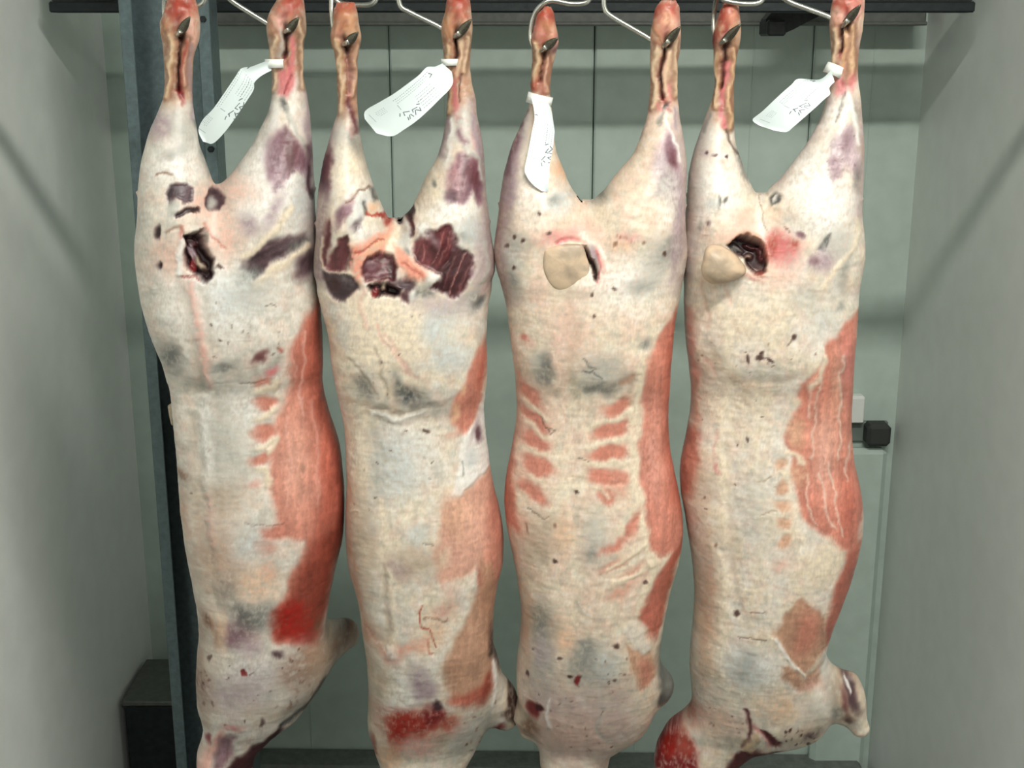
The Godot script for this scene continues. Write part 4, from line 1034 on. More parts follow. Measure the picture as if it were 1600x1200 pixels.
func draw_third():
	var c := carcass(922, [
		[13, 849, 862, 10, -10, 22, 840, 866, 18, -18, 38, 836, 868, 20, -20, 60, 830, 872, 21, -21, 82, 831, 869, 18, -20, 105, 831, 863, 16, -18, 140, 829, 859, 16, -17, 165, 826, 861, 18, -20, 185, 818, 864, 26, -26, 205, 809, 865, 36, -34, 225, 800, 867, 46, -42, 245, 794, 872, 56, -52, 270, 787, 882, 66, -60, 295, 783, 894, 76, -66, 320, 780, 911, 84, -72, 360, 777, 916, 90, -76, 400, 777, 920, 90, -78],
		[2, 1034, 1054, 10, -10, 8, 1027, 1060, 18, -18, 22, 1022, 1062, 20, -20, 48, 1017, 1063, 22, -22, 78, 1016, 1062, 18, -20, 105, 1016, 1057, 16, -18, 140, 1015, 1057, 17, -19, 165, 1013, 1060, 20, -22, 185, 1010, 1062, 26, -28, 205, 1003, 1066, 36, -36, 225, 996, 1069, 46, -44, 245, 986, 1071, 56, -52, 270, 964, 1072, 66, -60, 295, 945, 1071, 76, -68, 320, 920, 1070, 84, -72, 360, 912, 1069, 90, -76, 400, 914, 1067, 90, -78],
		[316, 820, 1026, 10, -10, 340, 804, 1046, 46, -50, 370, 790, 1058, 70, -66, 412, 783, 1062, 89, -78, 450, 787, 1062, 95, -80, 500, 795, 1054, 97, -78, 550, 801, 1049, 94, -74, 580, 804, 1047, 86, -72, 605, 806, 1046, 77, -70, 640, 807, 1044, 74, -74, 670, 804, 1045, 76, -82, 705, 798, 1048, 80, -92, 740, 791, 1055, 86, -104, 775, 787, 1062, 91, -114, 810, 789, 1067, 95, -120, 845, 795, 1066, 96, -124, 880, 803, 1059, 96, -122, 920, 810, 1047, 94, -116, 960, 814, 1039, 91, -110, 1000, 811, 1033, 88, -104, 1040, 806, 1030, 77, -107, 1080, 806, 1028, 65, -111, 1110, 810, 1024, 54, -112, 1135, 818, 1018, 42, -112, 1156, 827, 1006, 30, -108, 1172, 835, 984, 20, -106, 1190, 840, 958, 16, -102, 1225, 846, 946, 13, -92, 1248, 870, 920, 6, -72]])
	c.base_a = tissues.cream; c.base_b = tissues.cream.lerp(tissues.pink_fat, 0.4)
	c.l("violet", 0.6, 0, 14, 14, [815, 190, 794, 245, 780, 320, 778, 420, 790, 480]); c.l("mauve", 0.6, 0, 14, 16, [1060, 180, 1070, 260, 1068, 380, 1062, 450]); c.e("white_fat", 0.7, 0, 30, 980, 440, 60, 40); c.e("white_fat", 0.6, 0, 20, 830, 300, 24, 40)
	c.limb(985, 1068, -20, 46, 1024, 1084, -35, 32); c.limb(825, 1140, -40, 30, 822, 1165, -45, 14)
	c.g("shin", 0.88, 0, 12, [822, 0, 876, 0, 870, 145, 826, 145]); c.g("sinew", 0.85, 0, 12, [1010, -10, 1068, -10, 1062, 160, 1010, 180])
	hock(c, 831, 871, 20); hock(c, 1017, 1063, 6)
	c.e("red", 0.8, 0, 7, 852, 26, 15, 14); c.e("joint", 0.6, 0, 7, 852, 46, 8, 14); c.e("rose", 0.5, 0, 6, 838, 52, 6, 12); c.e("rose", 0.5, 0, 6, 864, 62, 6, 12); c.e("violet_dark", 0.6, 0, 4, 867, 78, 5, 7)
	shank(c, 845, 0, [836, 66, 838, 100, 836, 132], [848, 78, 847, 122], [857, 86, 853, 145], "bone", "sinew"); c.e("red", 0.7, 0, 6, 836, 130, 7, 10); c.l("sinew", 0.7, 0, 3, 4, [850, 90, 848, 145])
	c.e("red", 0.75, 0, 8, 1030, 20, 12, 14); c.e("red", 0.7, 0, 8, 1052, 18, 10, 15); c.e("peach", 0.7, 0, 7, 1040, 32, 9, 14); c.e("rose_pale", 0.6, 0, 7, 1056, 42, 7, 10)
	shank(c, 1040, 0, [1024, 76, 1023, 120, 1022, 165], [1034, 72, 1033, 110, 1034, 150], [1054, 60, 1052, 110, 1056, 150], "bone_pale", "bone_pale"); c.l("bone_pale", 0.8, 0.5, 3, 7, [1043, 76, 1042, 140]); c.l("rose", 0.6, 0, 2, 3, [1048, 130, 1044, 158, 1036, 168]); c.l("rose", 0.55, 0, 2, 3, [1026, 160, 1034, 170]); c.e("slate_dark", 0.85, -1.5, 2, 1039, 164, 3, 6, 25); c.l("slate", 0.75, -1, 3, 4, [1036, 172, 1032, 195])
	# thighs
	c.g("mauve", 0.85, 0, 7, [826, 165, 815, 185, 800, 225, 790, 260, 780, 320, 800, 330, 808, 270, 818, 220, 828, 190]); c.l("violet_dark", 0.8, -0.5, 4, 8, [822, 176, 812, 198]); c.l("violet", 0.8, -0.5, 5, 9, [806, 215, 797, 240, 788, 272]); c.e("grey_skin", 0.6, 0, 8, 822, 200, 8, 30); c.e("mauve", 0.5, 0, 10, 792, 320, 10, 40)
	c.e("peach", 0.75, 1, 6, 876, 268, 12, 14, -30); c.e("peach", 0.8, 1.5, 4, 889, 278, 6, 6); c.e("peach", 0.85, 2, 3, 937, 287, 5, 5)
	c.e("blue_skin", 0.9, 0, 10, 872, 318, 20, 20); c.e("slate", 0.5, 0, 6, 868, 316, 10, 8); c.e("slate", 0.7, 0, 7, 942, 312, 14, 9, -30); c.e("blue_skin", 0.6, 0, 8, 925, 320, 8, 10); c.e("cream", 0.6, 0, 14, 940, 345, 20, 18)
	c.e("violet", 0.75, 0, 5, 1004, 205, 5, 12, 20); c.g("mauve", 0.75, 0, 8, [1036, 205, 1048, 200, 1060, 225, 1070, 262, 1072, 340, 1050, 310, 1022, 300, 1020, 260, 1030, 225], 0.3, 15); c.e("violet", 0.9, -1, 6, 1047, 236, 12, 26, -15, 0.3); c.e("meat", 0.5, -0.5, 5, 1052, 248, 7, 14, -15); c.l("white_fat", 0.75, 0.6, 3, 5, [1040, 190, 1054, 215, 1066, 250]); c.l("mauve", 0.8, 0, 3, 5, [1052, 170, 1060, 200]); c.e("grey_skin", 0.7, 0, 12, 1036, 290, 16, 20); c.e("white_fat", 0.7, 0, 14, 1048, 330, 12, 24)
	c.g("mauve", 0.75, 0, 9, [1072, 320, 1056, 340, 1044, 390, 1050, 420, 1066, 400], 0.3); c.e("grey_skin", 0.75, 0, 14, 1030, 405, 22, 34, 20); c.e("slate", 0.5, 0, 8, 1042, 395, 9, 18, 15); c.e("slate", 0.45, 0, 10, 1004, 446, 18, 10, -20); c.e("bark", 0.85, 0, 2, 1038, 401, 4, 4); c.l("mauve", 0.5, 0, 4, 5, [1058, 400, 1052, 440])
	# rump
	c.e("rose_pale", 0.85, 0, 10, 882, 368, 34, 11, -3); c.e("rose", 0.5, 0, 8, 872, 375, 20, 8, -10); c.l("rose", 0.9, -3, 3, 5, [868, 383, 880, 376, 904, 376]); c.e("rose_pale", 0.6, 0, 8, 906, 366, 7, 12); c.l("pink_fat", 0.6, -3, 5, 5, [914, 325, 913, 360])
	c.g("pale_fat", 0.9, 2, 5, [912, 372, 926, 376, 942, 392, 949, 405, 944, 430, 936, 446, 926, 440]); c.g("bark", 0.97, -16, 2.5, [911, 384, 918, 392, 926, 412, 931, 430, 929, 441, 921, 425, 914, 404]); c.e("mauve", 0.85, 0, 4, 930, 402, 6, 16, -18); c.e("rose_pale", 0.8, 2, 3, 940, 408, 5, 20, -10); c.l("rose", 0.85, 0, 2, 3.5, [934, 396, 938, 412, 935, 430, 931, 442])
	c.e("rose", 0.4, 0, 6, 984, 370, 16, 6); c.e("peach", 0.6, 0, 8, 970, 382, 16, 8); c.specks("red", 7, 41, 955, 362, 1000, 384, 2.2); c.e("brown", 0.7, 0, 2, 961, 380, 3, 4); c.e("brown", 0.6, 0, 2, 1009, 378, 3, 3)
	c.e("grey_skin", 0.75, 0, 12, 806, 380, 18, 14); c.e("grey_skin", 0.75, 0, 12, 802, 445, 12, 26); c.e("slate", 0.5, 0, 9, 800, 436, 7, 14, -15); c.e("blue_skin", 0.6, 0, 12, 796, 405, 12, 16)
	for d in [[803, 371], [791, 384], [815, 378], [803, 425], [839, 332], [857, 366], [925, 458], [963, 450], [927, 493]]: c.e("bark", 0.85, -0.3, 1.8, d[0], d[1], 2.8, 3.4, 20)
	c.e("pink_fat", 0.5, 0, 12, 845, 440, 8, 26); c.e("umber", 0.5, -1, 8, 895, 462, 26, 6); c.e("pink_fat", 0.45, 0, 20, 885, 520, 34, 40); c.l("umber", 0.3375, -1.1, 10.2, 10.4, [893, 470, 895, 530, 893, 600]); c.e("red", 0.7, 0, 3, 816, 536, 5, 6); c.e("rose_pale", 0.5, 0, 6, 822, 540, 10, 9)
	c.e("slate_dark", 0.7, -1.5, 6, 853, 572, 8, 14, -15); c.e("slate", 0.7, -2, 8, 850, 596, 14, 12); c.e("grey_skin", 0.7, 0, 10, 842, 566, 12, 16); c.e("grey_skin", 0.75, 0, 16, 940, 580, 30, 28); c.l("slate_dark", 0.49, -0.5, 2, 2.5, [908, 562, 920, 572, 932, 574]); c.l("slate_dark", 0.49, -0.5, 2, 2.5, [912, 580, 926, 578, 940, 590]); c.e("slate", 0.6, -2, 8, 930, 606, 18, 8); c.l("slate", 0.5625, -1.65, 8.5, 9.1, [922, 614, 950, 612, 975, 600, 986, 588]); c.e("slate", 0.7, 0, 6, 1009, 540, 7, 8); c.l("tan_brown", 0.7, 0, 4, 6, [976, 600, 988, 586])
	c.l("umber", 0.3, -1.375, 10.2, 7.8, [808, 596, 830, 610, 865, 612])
	# ribs shown between bands of fat
	c.l("cream", 0.0, -3.0, 12, 8, [893, 610, 894, 720, 896, 840, 896, 960]); c.l("cream", 0.0, 3.0, 18, 30, [859, 610, 860, 720, 862, 840, 862, 960]); c.l("cream", 0.0, 3.0, 18, 30, [927, 610, 928, 720, 930, 840, 930, 960])
	c.g("flank_pale", 0.35, 0, 14, [805, 600, 840, 615, 858, 640, 862, 760, 840, 790, 800, 780], 0.1)
	for p in [[826, 622, 22, 10, 38], [834, 662, 28, 12, 38], [836, 696, 28, 12, 14], [840, 735, 26, 17, 10], [832, 776, 26, 11, 25]]: c.e("flank", 0.8, -0.6, 4, p[0], p[1], p[2], p[3], p[4], 0.12)
	for p in [[838, 645, 20, 38], [840, 680, 22, 30], [838, 712, 22, 0], [840, 757, 16, 25]]:
		var a := deg_to_rad(p[3]); c.l("cream", 0.75, 0.4, 4, 7, [p[0] - cos(a) * p[2], p[1] - sin(a) * p[2], p[0] + cos(a) * p[2], p[1] + sin(a) * p[2]])
	for p in [[964, 636, 24, 11, -22], [958, 671, 32, 12, -14], [954, 706, 34, 14, -8], [952, 745, 34, 15, 4], [946, 776, 18, 12, 20]]: c.e("flank", 0.85, -0.6, 4, p[0], p[1], p[2], p[3], p[4], 0.12)
	c.e("flank", 0.5, 0, 6, 938, 748, 14, 12); c.e("flank", 0.45, 0, 6, 936, 706, 12, 8); c.e("flank_pale", 0.7, 0, 7, 968, 765, 14, 20)
	for p in [[955, 654, 32, -18], [952, 689, 34, -12], [950, 724, 34, -2], [936, 768, 14, 30]]:
		var a := deg_to_rad(p[3]); c.l("cream", 0.85, 0.5, 4, 7, [p[0] - cos(a) * p[2], p[1] - sin(a) * p[2], p[0] + cos(a) * p[2], p[1] + sin(a) * p[2]])
	c.l("cream", 0.95, 1.5, 5, 16, [1010, 560, 998, 610, 992, 660, 992, 740, 1000, 800, 1010, 850, 1020, 880])
	c.g("flank", 0.95, -0.6, 5, [1062, 488, 1030, 530, 1014, 570, 1006, 620, 1001, 680, 1002, 750, 1010, 815, 1018, 862, 1032, 880, 1050, 880, 1040, 900, 1056, 905, 1085, 860, 1085, 760, 1065, 640, 1062, 560], 0.18); c.g("flank_deep", 0.5, 0, 10, [1062, 500, 1040, 540, 1034, 620, 1048, 700, 1055, 800, 1090, 860, 1080, 700], 0.15); c.e("rose_pale", 0.5, 0, 12, 1022, 720, 12, 60, -4)
	c.g("flank", 0.9, 0, 6, [780, 690, 804, 690, 800, 730, 800, 780, 806, 820, 810, 850, 790, 850, 770, 780], 0.15); c.l("flank_pale", 0.85, 0, 5, 9, [806, 600, 808, 640, 806, 690]); c.g("flank_pale", 0.6, 0, 8, [806, 810, 824, 820, 832, 850, 815, 860], 0.1)
	# lower ribs and shoulder
	c.e("grey_skin", 0.7, 0, 16, 930, 840, 20, 36); c.e("umber", 0.6, 0, 16, 855, 830, 28, 22); c.e("peach", 0.55, 0, 10, 882, 840, 10, 26); c.e("umber", 0.5, 0, 16, 842, 870, 24, 18); c.e("slate", 0.45, 0, 6, 926, 866, 9, 10); c.l("bark", 0.35, -0.4, 1.5, 2, [826, 806, 846, 810, 860, 806]); c.e("brown", 0.7, 0, 2.5, 824, 835, 2.5, 9, -15); c.l("slate_dark", 0.45, -0.4, 1.2, 1.8, [842, 655, 852, 670, 862, 682]); c.l("slate_dark", 0.45, -0.4, 1.2, 1.8, [852, 672, 868, 676, 862, 684])
	c.e("bark", 0.9, 0, 2, 904, 770, 4, 4); c.e("bark", 0.8, 0, 2, 871, 881, 4, 3, 30); c.l("bark", 0.49, 0, 1.5, 2, [908, 718, 920, 722]); c.e("brown", 0.6, 0, 2, 870, 825, 3, 5)
	c.e("flank", 0.8, -0.6, 4, 990, 822, 7, 24, 18, 0.12); c.e("flank", 0.8, -0.6, 4, 962, 850, 24, 6, -32, 0.12); c.e("flank", 0.7, -0.6, 4, 962, 882, 24, 7, -28, 0.12); c.e("flank_pale", 0.85, -0.6, 5, 995, 892, 22, 8, -25, 0.12); c.e("flank_pale", 0.8, -0.6, 5, 972, 922, 26, 7, -28); c.l("cream", 0.9, 1.5, 3, 8, [950, 890, 985, 868, 1006, 856]); c.l("cream", 0.85, 1.5, 3, 8, [960, 912, 990, 902, 1014, 884]); c.l("cream", 0.9, 1.2, 3.5, 14, [1020, 880, 1018, 910, 1004, 945, 1000, 965])
	c.g("flank_deep", 0.85, -0.5, 5, [1075, 868, 1050, 890, 1030, 905, 1016, 935, 1004, 962, 1000, 975, 1012, 1000, 1030, 1020, 1040, 970, 1060, 910], 0.18); c.e("bark", 0.7, 0, 2, 1008, 912, 4, 4)
	c.g("tan_meat", 0.97, -0.8, 4, [977, 1006, 998, 1020, 1018, 1032, 1026, 1040, 1024, 1076, 1006, 1086, 993, 1070, 985, 1042], 0.14); c.e("flank", 0.6, 0, 6, 1012, 1062, 12, 18, 0, 0.1); c.l("pale_fat", 0.9, 1.0, 3, 15, [986, 985, 998, 1004, 1014, 1026])
	c.e("slate", 0.7, 0, 14, 848, 996, 18, 36); c.e("grey_skin", 0.8, 0, 14, 846, 1050, 20, 40); c.e("mauve", 0.5, 0, 10, 846, 1030, 12, 20); c.e("grey_skin", 0.85, 0, 16, 925, 1042, 40, 36); c.e("slate", 0.5, 0, 12, 910, 1030, 20, 22); c.e("blue_skin", 0.5, 0, 12, 950, 1040, 18, 24); c.e("peach", 0.7, 0, 12, 882, 1000, 14, 22); c.e("tan_brown", 0.5, 0, 8, 820, 1010, 8, 40)
	c.e("slate", 0.6, 0, 7, 924, 1010, 12, 10); c.l("white_fat", 0.7, 0.8, 2.5, 3, [902, 945, 916, 952, 922, 960]); c.specks("bark", 22, 44, 820, 1020, 980, 1120, 2.8); c.e("blood_dark", 0.95, -0.5, 2, 903, 1064, 4, 7); c.e("bark", 0.9, 0, 2, 893, 1058, 3, 3); c.e("bark", 0.85, 0, 2, 964, 1008, 4, 5, 20); c.e("bark", 0.8, 0, 2, 822, 1074, 4, 4); c.e("bark", 0.7, 0, 2, 875, 1034, 4, 3); c.e("bark", 0.7, 0, 2, 962, 1062, 3, 3)
	c.g("mauve", 0.4, 0, 20, [820, 1080, 980, 1080, 1000, 1150, 940, 1200, 850, 1200]); c.e("pink_fat", 0.5, 0, 16, 900, 1150, 50, 24); c.e("blood_dark", 0.9, -1.5, 4, 832, 1126, 12, 14, 20); c.e("meat_dark", 0.8, 0, 3, 842, 1118, 7, 6); c.l("white_fat", 0.8, 1, 3, 5, [860, 1100, 856, 1125, 860, 1142]); c.l("grey_skin", 0.7, -1, 4, 4, [940, 1110, 936, 1140, 950, 1160]); c.e("brown", 0.6, 0, 8, 826, 1158, 14, 14); c.specks("brown", 12, 46, 860, 1110, 970, 1185, 2.4)  # brown patch on the left forearm paints its shadow
	c.e("slate", 0.97, 0, 4, 1046, 1080, 17, 54); c.e("dry_or_shaded_skin", 0.5, 0, 4, 1040, 1056, 8, 14); c.e("slate_dark", 0.8, 0, 4, 1036, 1122, 8, 10)

func draw_fourth():
	var c := carcass(1212, [
		[3, 1132, 1152, 10, -10, 14, 1125, 1154, 18, -18, 32, 1118, 1156, 20, -20, 56, 1112, 1157, 21, -21, 78, 1113, 1153, 18, -20, 105, 1115, 1148, 16, -18, 140, 1114, 1146, 16, -17, 165, 1108, 1146, 20, -20, 185, 1100, 1146, 26, -26, 205, 1093, 1147, 34, -34, 225, 1086, 1149, 44, -42, 250, 1079, 1157, 56, -52, 275, 1074, 1166, 68, -60, 300, 1072, 1179, 78, -68, 320, 1071, 1190, 84, -72, 360, 1069, 1196, 90, -76, 400, 1069, 1200, 90, -78],
		[-10, 1306, 1348, 10, -10, 0, 1301, 1350, 18, -18, 20, 1297, 1349, 21, -21, 45, 1296, 1347, 21, -22, 75, 1298, 1342, 18, -20, 105, 1299, 1339, 17, -18, 130, 1296, 1341, 18, -20, 155, 1290, 1344, 22, -24, 180, 1283, 1346, 30, -32, 205, 1271, 1348, 42, -40, 230, 1256, 1349, 52, -48, 255, 1238, 1349, 62, -56, 280, 1218, 1348, 72, -64, 300, 1198, 1347, 80, -70, 330, 1190, 1346, 86, -74, 400, 1192, 1344, 90, -78],
		[304, 1112, 1302, 10, -10, 330, 1096, 1320, 46, -50, 360, 1083, 1333, 70, -66, 402, 1073, 1340, 89, -78, 450, 1067, 1341, 95, -80, 500, 1068, 1338, 97, -78, 540, 1071, 1335, 96, -74, 575, 1075, 1333, 88, -72, 605, 1078, 1332, 78, -72, 640, 1077, 1330, 76, -78, 680, 1070, 1331, 80, -88, 715, 1063, 1334, 84, -98, 745, 1059, 1341, 88, -108, 780, 1062, 1347, 93, -116, 815, 1068, 1348, 95, -120, 850, 1074, 1342, 96, -122, 890, 1080, 1331, 95, -118, 930, 1083, 1317, 93, -112, 970, 1081, 1302, 90, -106, 1010, 1077, 1291, 86, -102, 1050, 1075, 1290, 74, -108, 1085, 1077, 1292, 64, -112, 1112, 1077, 1296, 54, -114, 1132, 1071, 1296, 45, -115, 1150, 1056, 1284, 33, -111, 1167, 1036, 1258, 21, -107, 1184, 1026, 1200, 16, -104, 1200, 1018, 1172, 14, -98, 1230, 1016, 1140, 11, -88, 1246, 1034, 1110, 6, -72]])
	c.base_a = tissues.pale_fat; c.base_b = tissues.cream
	c.l("mauve", 0.6, 0, 14, 12, [1104, 180, 1082, 240, 1072, 320, 1070, 440]); c.l("violet", 0.45, 0, 12, 12, [1344, 160, 1349, 250, 1346, 340]); c.l("mauve", 0.5, 0, 12, 14, [1280, 180, 1250, 240, 1216, 285]); c.e("white_fat", 0.6, 0, 24, 1120, 290, 30, 40)
	c.limb(1270, 1078, -15, 52, 1315, 1088, -20, 32); c.limb(1312, 1062, -15, 20, 1326, 1054, -15, 11); c.limb(1318, 1084, -18, 24, 1343, 1130, -20, 15)
	c.g("shin", 0.88, 0, 12, [1105, -5, 1160, -5, 1156, 200, 1110, 190]); c.g("sinew", 0.88, 0, 12, [1290, -15, 1352, -15, 1345, 125, 1292, 140])
	hock(c, 1113, 1156, 10); hock(c, 1297, 1348, -14)
	c.e("red", 0.85, 0, 8, 1136, 22, 16, 18, 20); c.e("blood_dark", 0.7, 0, 6, 1116, 62, 7, 12); c.e("peach", 0.6, 0, 5, 1142, 22, 5, 12, 20); c.e("joint", 0.6, 0, 8, 1150, 62, 7, 16)
	shank(c, 1130, 0, [1119, 85, 1119, 120, 1118, 165], [1130, 76, 1129, 110, 1127, 140], [1143, 80, 1140, 130, 1141, 200], "bone", "bone"); c.l("rose", 0.8, -0.5, 3, 7, [1133, 100, 1132, 140, 1128, 170, 1132, 195]); c.l("blood_dark", 0.4, 0, 3, 4, [1128, 150, 1128, 180]); c.l("bark", 0.6, 0, 2.5, 3, [1134, 200, 1142, 225, 1150, 250])
	c.e("red", 0.8, 0, 8, 1322, 4, 18, 10); c.e("rose_pale", 0.7, 0, 7, 1308, 28, 9, 14); c.e("rose", 0.5, 0, 5, 1336, 18, 8, 14)
	shank(c, 1315, 0, [1304, 50, 1303, 100], [1314, 44, 1313, 80], [1333, 40, 1330, 100, 1328, 130], "bone_pale", "bone"); c.l("bone", 0.8, 0.5, 3, 7, [1322, 50, 1318, 110]); c.e("rose", 0.85, 0.8, 4, 1313, 138, 10, 13); c.e("rose", 0.7, 0, 4, 1332, 132, 6, 14); c.e("blood_dark", 0.5, 0, 2.5, 1318, 132, 3, 6); c.l("slate_dark", 0.59, -1.5, 2, 3, [1320, 146, 1312, 166, 1304, 186]); c.e("mauve", 0.6, 0, 5, 1296, 158, 5, 12)
	# thighs
	c.g("grey_skin", 0.55, 0, 12, [1108, 175, 1090, 215, 1076, 265, 1070, 330, 1090, 330, 1105, 240, 1120, 200]); c.l("slate", 0.6, 0, 4, 4, [1106, 178, 1096, 210]); c.e("mauve", 0.5, 0, 6, 1097, 242, 5, 6); c.e("rose_pale", 0.7, 0, 4, 1120, 256, 8, 4); for d in [[1111, 244], [1133, 250], [1099, 241]]: c.e("plum", 0.85, -0.3, 1.6, d[0], d[1], 3, 3)
	c.l("slate", 0.6, 0, 3, 4, [1150, 250, 1160, 275, 1172, 295])
	c.g("mauve", 0.8, 0, 7, [1318, 190, 1330, 192, 1338, 215, 1344, 250, 1340, 275, 1322, 262, 1304, 272, 1294, 255, 1298, 225, 1308, 205], 0.35, 20); c.e("violet", 0.75, -0.6, 5, 1303, 264, 8, 17, 0, 0.2); c.e("violet", 0.55, 0, 6, 1322, 220, 8, 14); c.specks("violet_dark", 8, 51, 1296, 210, 1340, 275, 2.4); c.e("slate", 0.6, 0, 6, 1334, 178, 5, 18); c.e("slate_dark", 0.55, 0, 6, 1340, 280, 5, 14); c.l("white_fat", 0.7, 0.6, 3, 7, [1326, 150, 1334, 190, 1343, 225])
	c.e("white_fat", 0.97, 0, 24, 1290, 325, 44, 46); c.e("white_fat", 0.8, 0, 18, 1260, 270, 20, 40, 35); c.e("white_fat", 0.7, 0, 14, 1300, 180, 10, 24, 20)
	c.e("slate_dark", 0.8, -1.5, 2.5, 1121, 318, 3.5, 9, 12); c.e("slate_dark", 0.85, -1.5, 2.5, 1134, 319, 4, 9, 32); c.e("blue_skin", 0.6, 0, 6, 1112, 320, 8, 10); c.e("slate_dark", 0.75, -1.5, 2.5, 1211, 312, 7, 12, 15); c.e("white_fat", 0.9, 1.5, 2, 1211, 311, 3, 9, 15); c.l("bark", 0.35, 0, 2, 2.5, [1186, 310, 1194, 345, 1200, 365]); c.e("plum", 0.6, 0, 3, 1109, 350, 4, 3, -20); c.e("slate", 0.5, 0, 4, 1092, 360, 4, 9, 20)
	c.e("pink_fat", 0.7, 0, 12, 1160, 350, 20, 20); c.e("pink_fat", 0.5, 0, 14, 1130, 370, 26, 10)
	# opening, bruise
	c.e("pink_fat", 0.8, 1, 8, 1168, 376, 34, 14, 15); c.l("tan_brown", 0.7, 1, 4, 5, [1140, 378, 1165, 370, 1186, 374, 1198, 396])
	c.g("black_meat", 0.97, -26, 3, [1139, 384, 1152, 377, 1167, 374, 1184, 378, 1196, 399, 1195, 425, 1184, 431, 1172, 425, 1166, 406, 1152, 397]); c.e("slate", 0.85, 8, 3, 1153, 391, 8, 5, 15); c.l("meat", 0.85, 8, 2.5, 4, [1168, 382, 1184, 386, 1190, 402]); c.e("umber", 0.6, 8, 3, 1172, 400, 5, 6); c.e("red", 0.7, 3, 3, 1190, 428, 6, 5); c.e("rose_pale", 0.9, 2, 4, 1180, 437, 14, 5, 15)  # slate spot inside the opening is a painted grey highlight
	c.e("red", 0.75, 0, 11, 1216, 388, 20, 18, 10); c.e("rose", 0.6, 0, 14, 1224, 390, 26, 26); c.e("red", 0.8, 0, 5, 1241, 381, 6, 8); c.e("red", 0.8, 0, 5, 1206, 388, 8, 12); c.e("pink_fat", 0.6, 0, 14, 1220, 430, 30, 18)
	c.e("violet", 0.7, -0.6, 3, 1254, 364, 6, 7, -20); c.l("brown", 0.6, 0, 2, 3, [1226, 355, 1236, 362]); c.g("slate_dark", 0.85, -1.5, 2.5, [1280, 386, 1290, 372, 1298, 362, 1297, 378, 1290, 394]); c.e("mauve", 0.75, 0, 10, 1288, 402, 20, 14, -30, 0.3); c.e("grey_skin", 0.6, 0, 12, 1310, 380, 24, 24); c.e("violet", 0.5, 0, 4, 1274, 405, 6, 6); c.e("mauve", 0.5, 0, 8, 1290, 415, 10, 14); c.e("grey_skin", 0.75, 0, 10, 1318, 432, 8, 30, 12); c.e("slate", 0.45, 0, 6, 1324, 420, 5, 16, 12); c.e("grey_skin", 0.6, 0, 14, 1262, 466, 24, 18); c.l("cream", 0.8, 1, 4, 9, [1342, 350, 1330, 395, 1302, 430, 1290, 450]); c.e("slate", 0.5, 0, 4, 1312, 478, 5, 7, 15); c.e("blue_skin", 0.6, 0, 14, 1290, 500, 20, 22)
	# skirt
	c.e("cream", 0.6, 0, 20, 1160, 500, 50, 36); c.l("pink_fat", 0.6, -1.5, 5, 5, [1132, 448, 1136, 480]); c.l("pink_fat", 0.5, -1.5, 5, 5, [1096, 450, 1098, 480, 1104, 520]); c.e("bark", 0.9, 0, 2, 1241, 528, 4, 7, 20); c.l("bark", 0.49, 0, 1.5, 2.5, [1230, 540, 1236, 532]); c.e("bark", 0.9, 0, 1.6, 1172, 562, 3, 7); c.e("bark", 0.9, 0, 2, 1191, 564, 7, 4, 10); c.e("bark", 0.9, 0, 1.6, 1194, 556, 3, 5, 20); c.e("bark", 0.8, 0, 1.5, 1204, 564, 4, 2.5)
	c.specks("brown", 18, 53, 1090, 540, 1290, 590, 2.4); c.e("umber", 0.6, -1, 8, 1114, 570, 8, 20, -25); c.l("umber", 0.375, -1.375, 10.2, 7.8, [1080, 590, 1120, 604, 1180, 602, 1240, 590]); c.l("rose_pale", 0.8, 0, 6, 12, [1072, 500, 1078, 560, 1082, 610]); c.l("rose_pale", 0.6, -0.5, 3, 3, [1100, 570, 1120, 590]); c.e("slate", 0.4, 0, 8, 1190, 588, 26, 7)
	# flank
	c.g("flank", 0.95, -0.6, 5, [1350, 490, 1318, 512, 1294, 535, 1290, 565, 1272, 585, 1256, 602, 1246, 625, 1254, 634, 1240, 640, 1236, 668, 1230, 680, 1226, 694, 1236, 704, 1240, 718, 1240, 745, 1246, 772, 1254, 800, 1266, 822, 1286, 836, 1308, 852, 1328, 866, 1345, 868, 1360, 810, 1352, 700, 1345, 600], 0.2); c.e("flank_pale", 0.7, 0, 14, 1290, 700, 22, 56, 0, 0.2); c.e("tan_meat", 0.85, 0, 6, 1246, 676, 12, 26, 0, 0.1); c.e("tan_meat", 0.8, 0, 6, 1250, 740, 10, 18); c.e("rose", 0.4, 0, 10, 1322, 580, 12, 40); c.e("flank_deep", 0.5, 0, 10, 1330, 800, 14, 50, 0, 0.2); c.e("tan_meat", 0.6, 0, 8, 1310, 600, 8, 40, 0, 0.2); c.e("rose_pale", 0.45, 0, 10, 1290, 720, 10, 36)
	for p in [[1288, 540, 1282, 600, 1274, 660, 1266, 720], [1318, 560, 1312, 640, 1314, 720], [1300, 720, 1306, 780, 1318, 840], [1282, 740, 1290, 790, 1306, 830], [1262, 740, 1264, 780, 1276, 820], [1326, 700, 1328, 760], [1270, 600, 1264, 650]]: c.l("pale_fat", 0.6, 0.5, 2.5, 2.6, p)
	c.l("cream", 0.85, 1, 3.5, 7, [1290, 560, 1284, 588, 1270, 602]); c.e("cream", 0.9, 1, 3, 1247, 626, 8, 7); c.l("cream", 0.9, 1, 3, 8, [1226, 706, 1248, 712, 1254, 722]); c.e("cream", 0.8, 1, 3, 1226, 742, 5, 9)
	for p in [[1222, 724, 9, 7], [1223, 764, 10, 11], [1226, 790, 12, 6], [1224, 815, 12, 8], [1230, 845, 10, 13]]: c.e("tan_meat", 0.85, -0.6, 3.5, p[0], p[1], p[2], p[3], 0, 0.1)
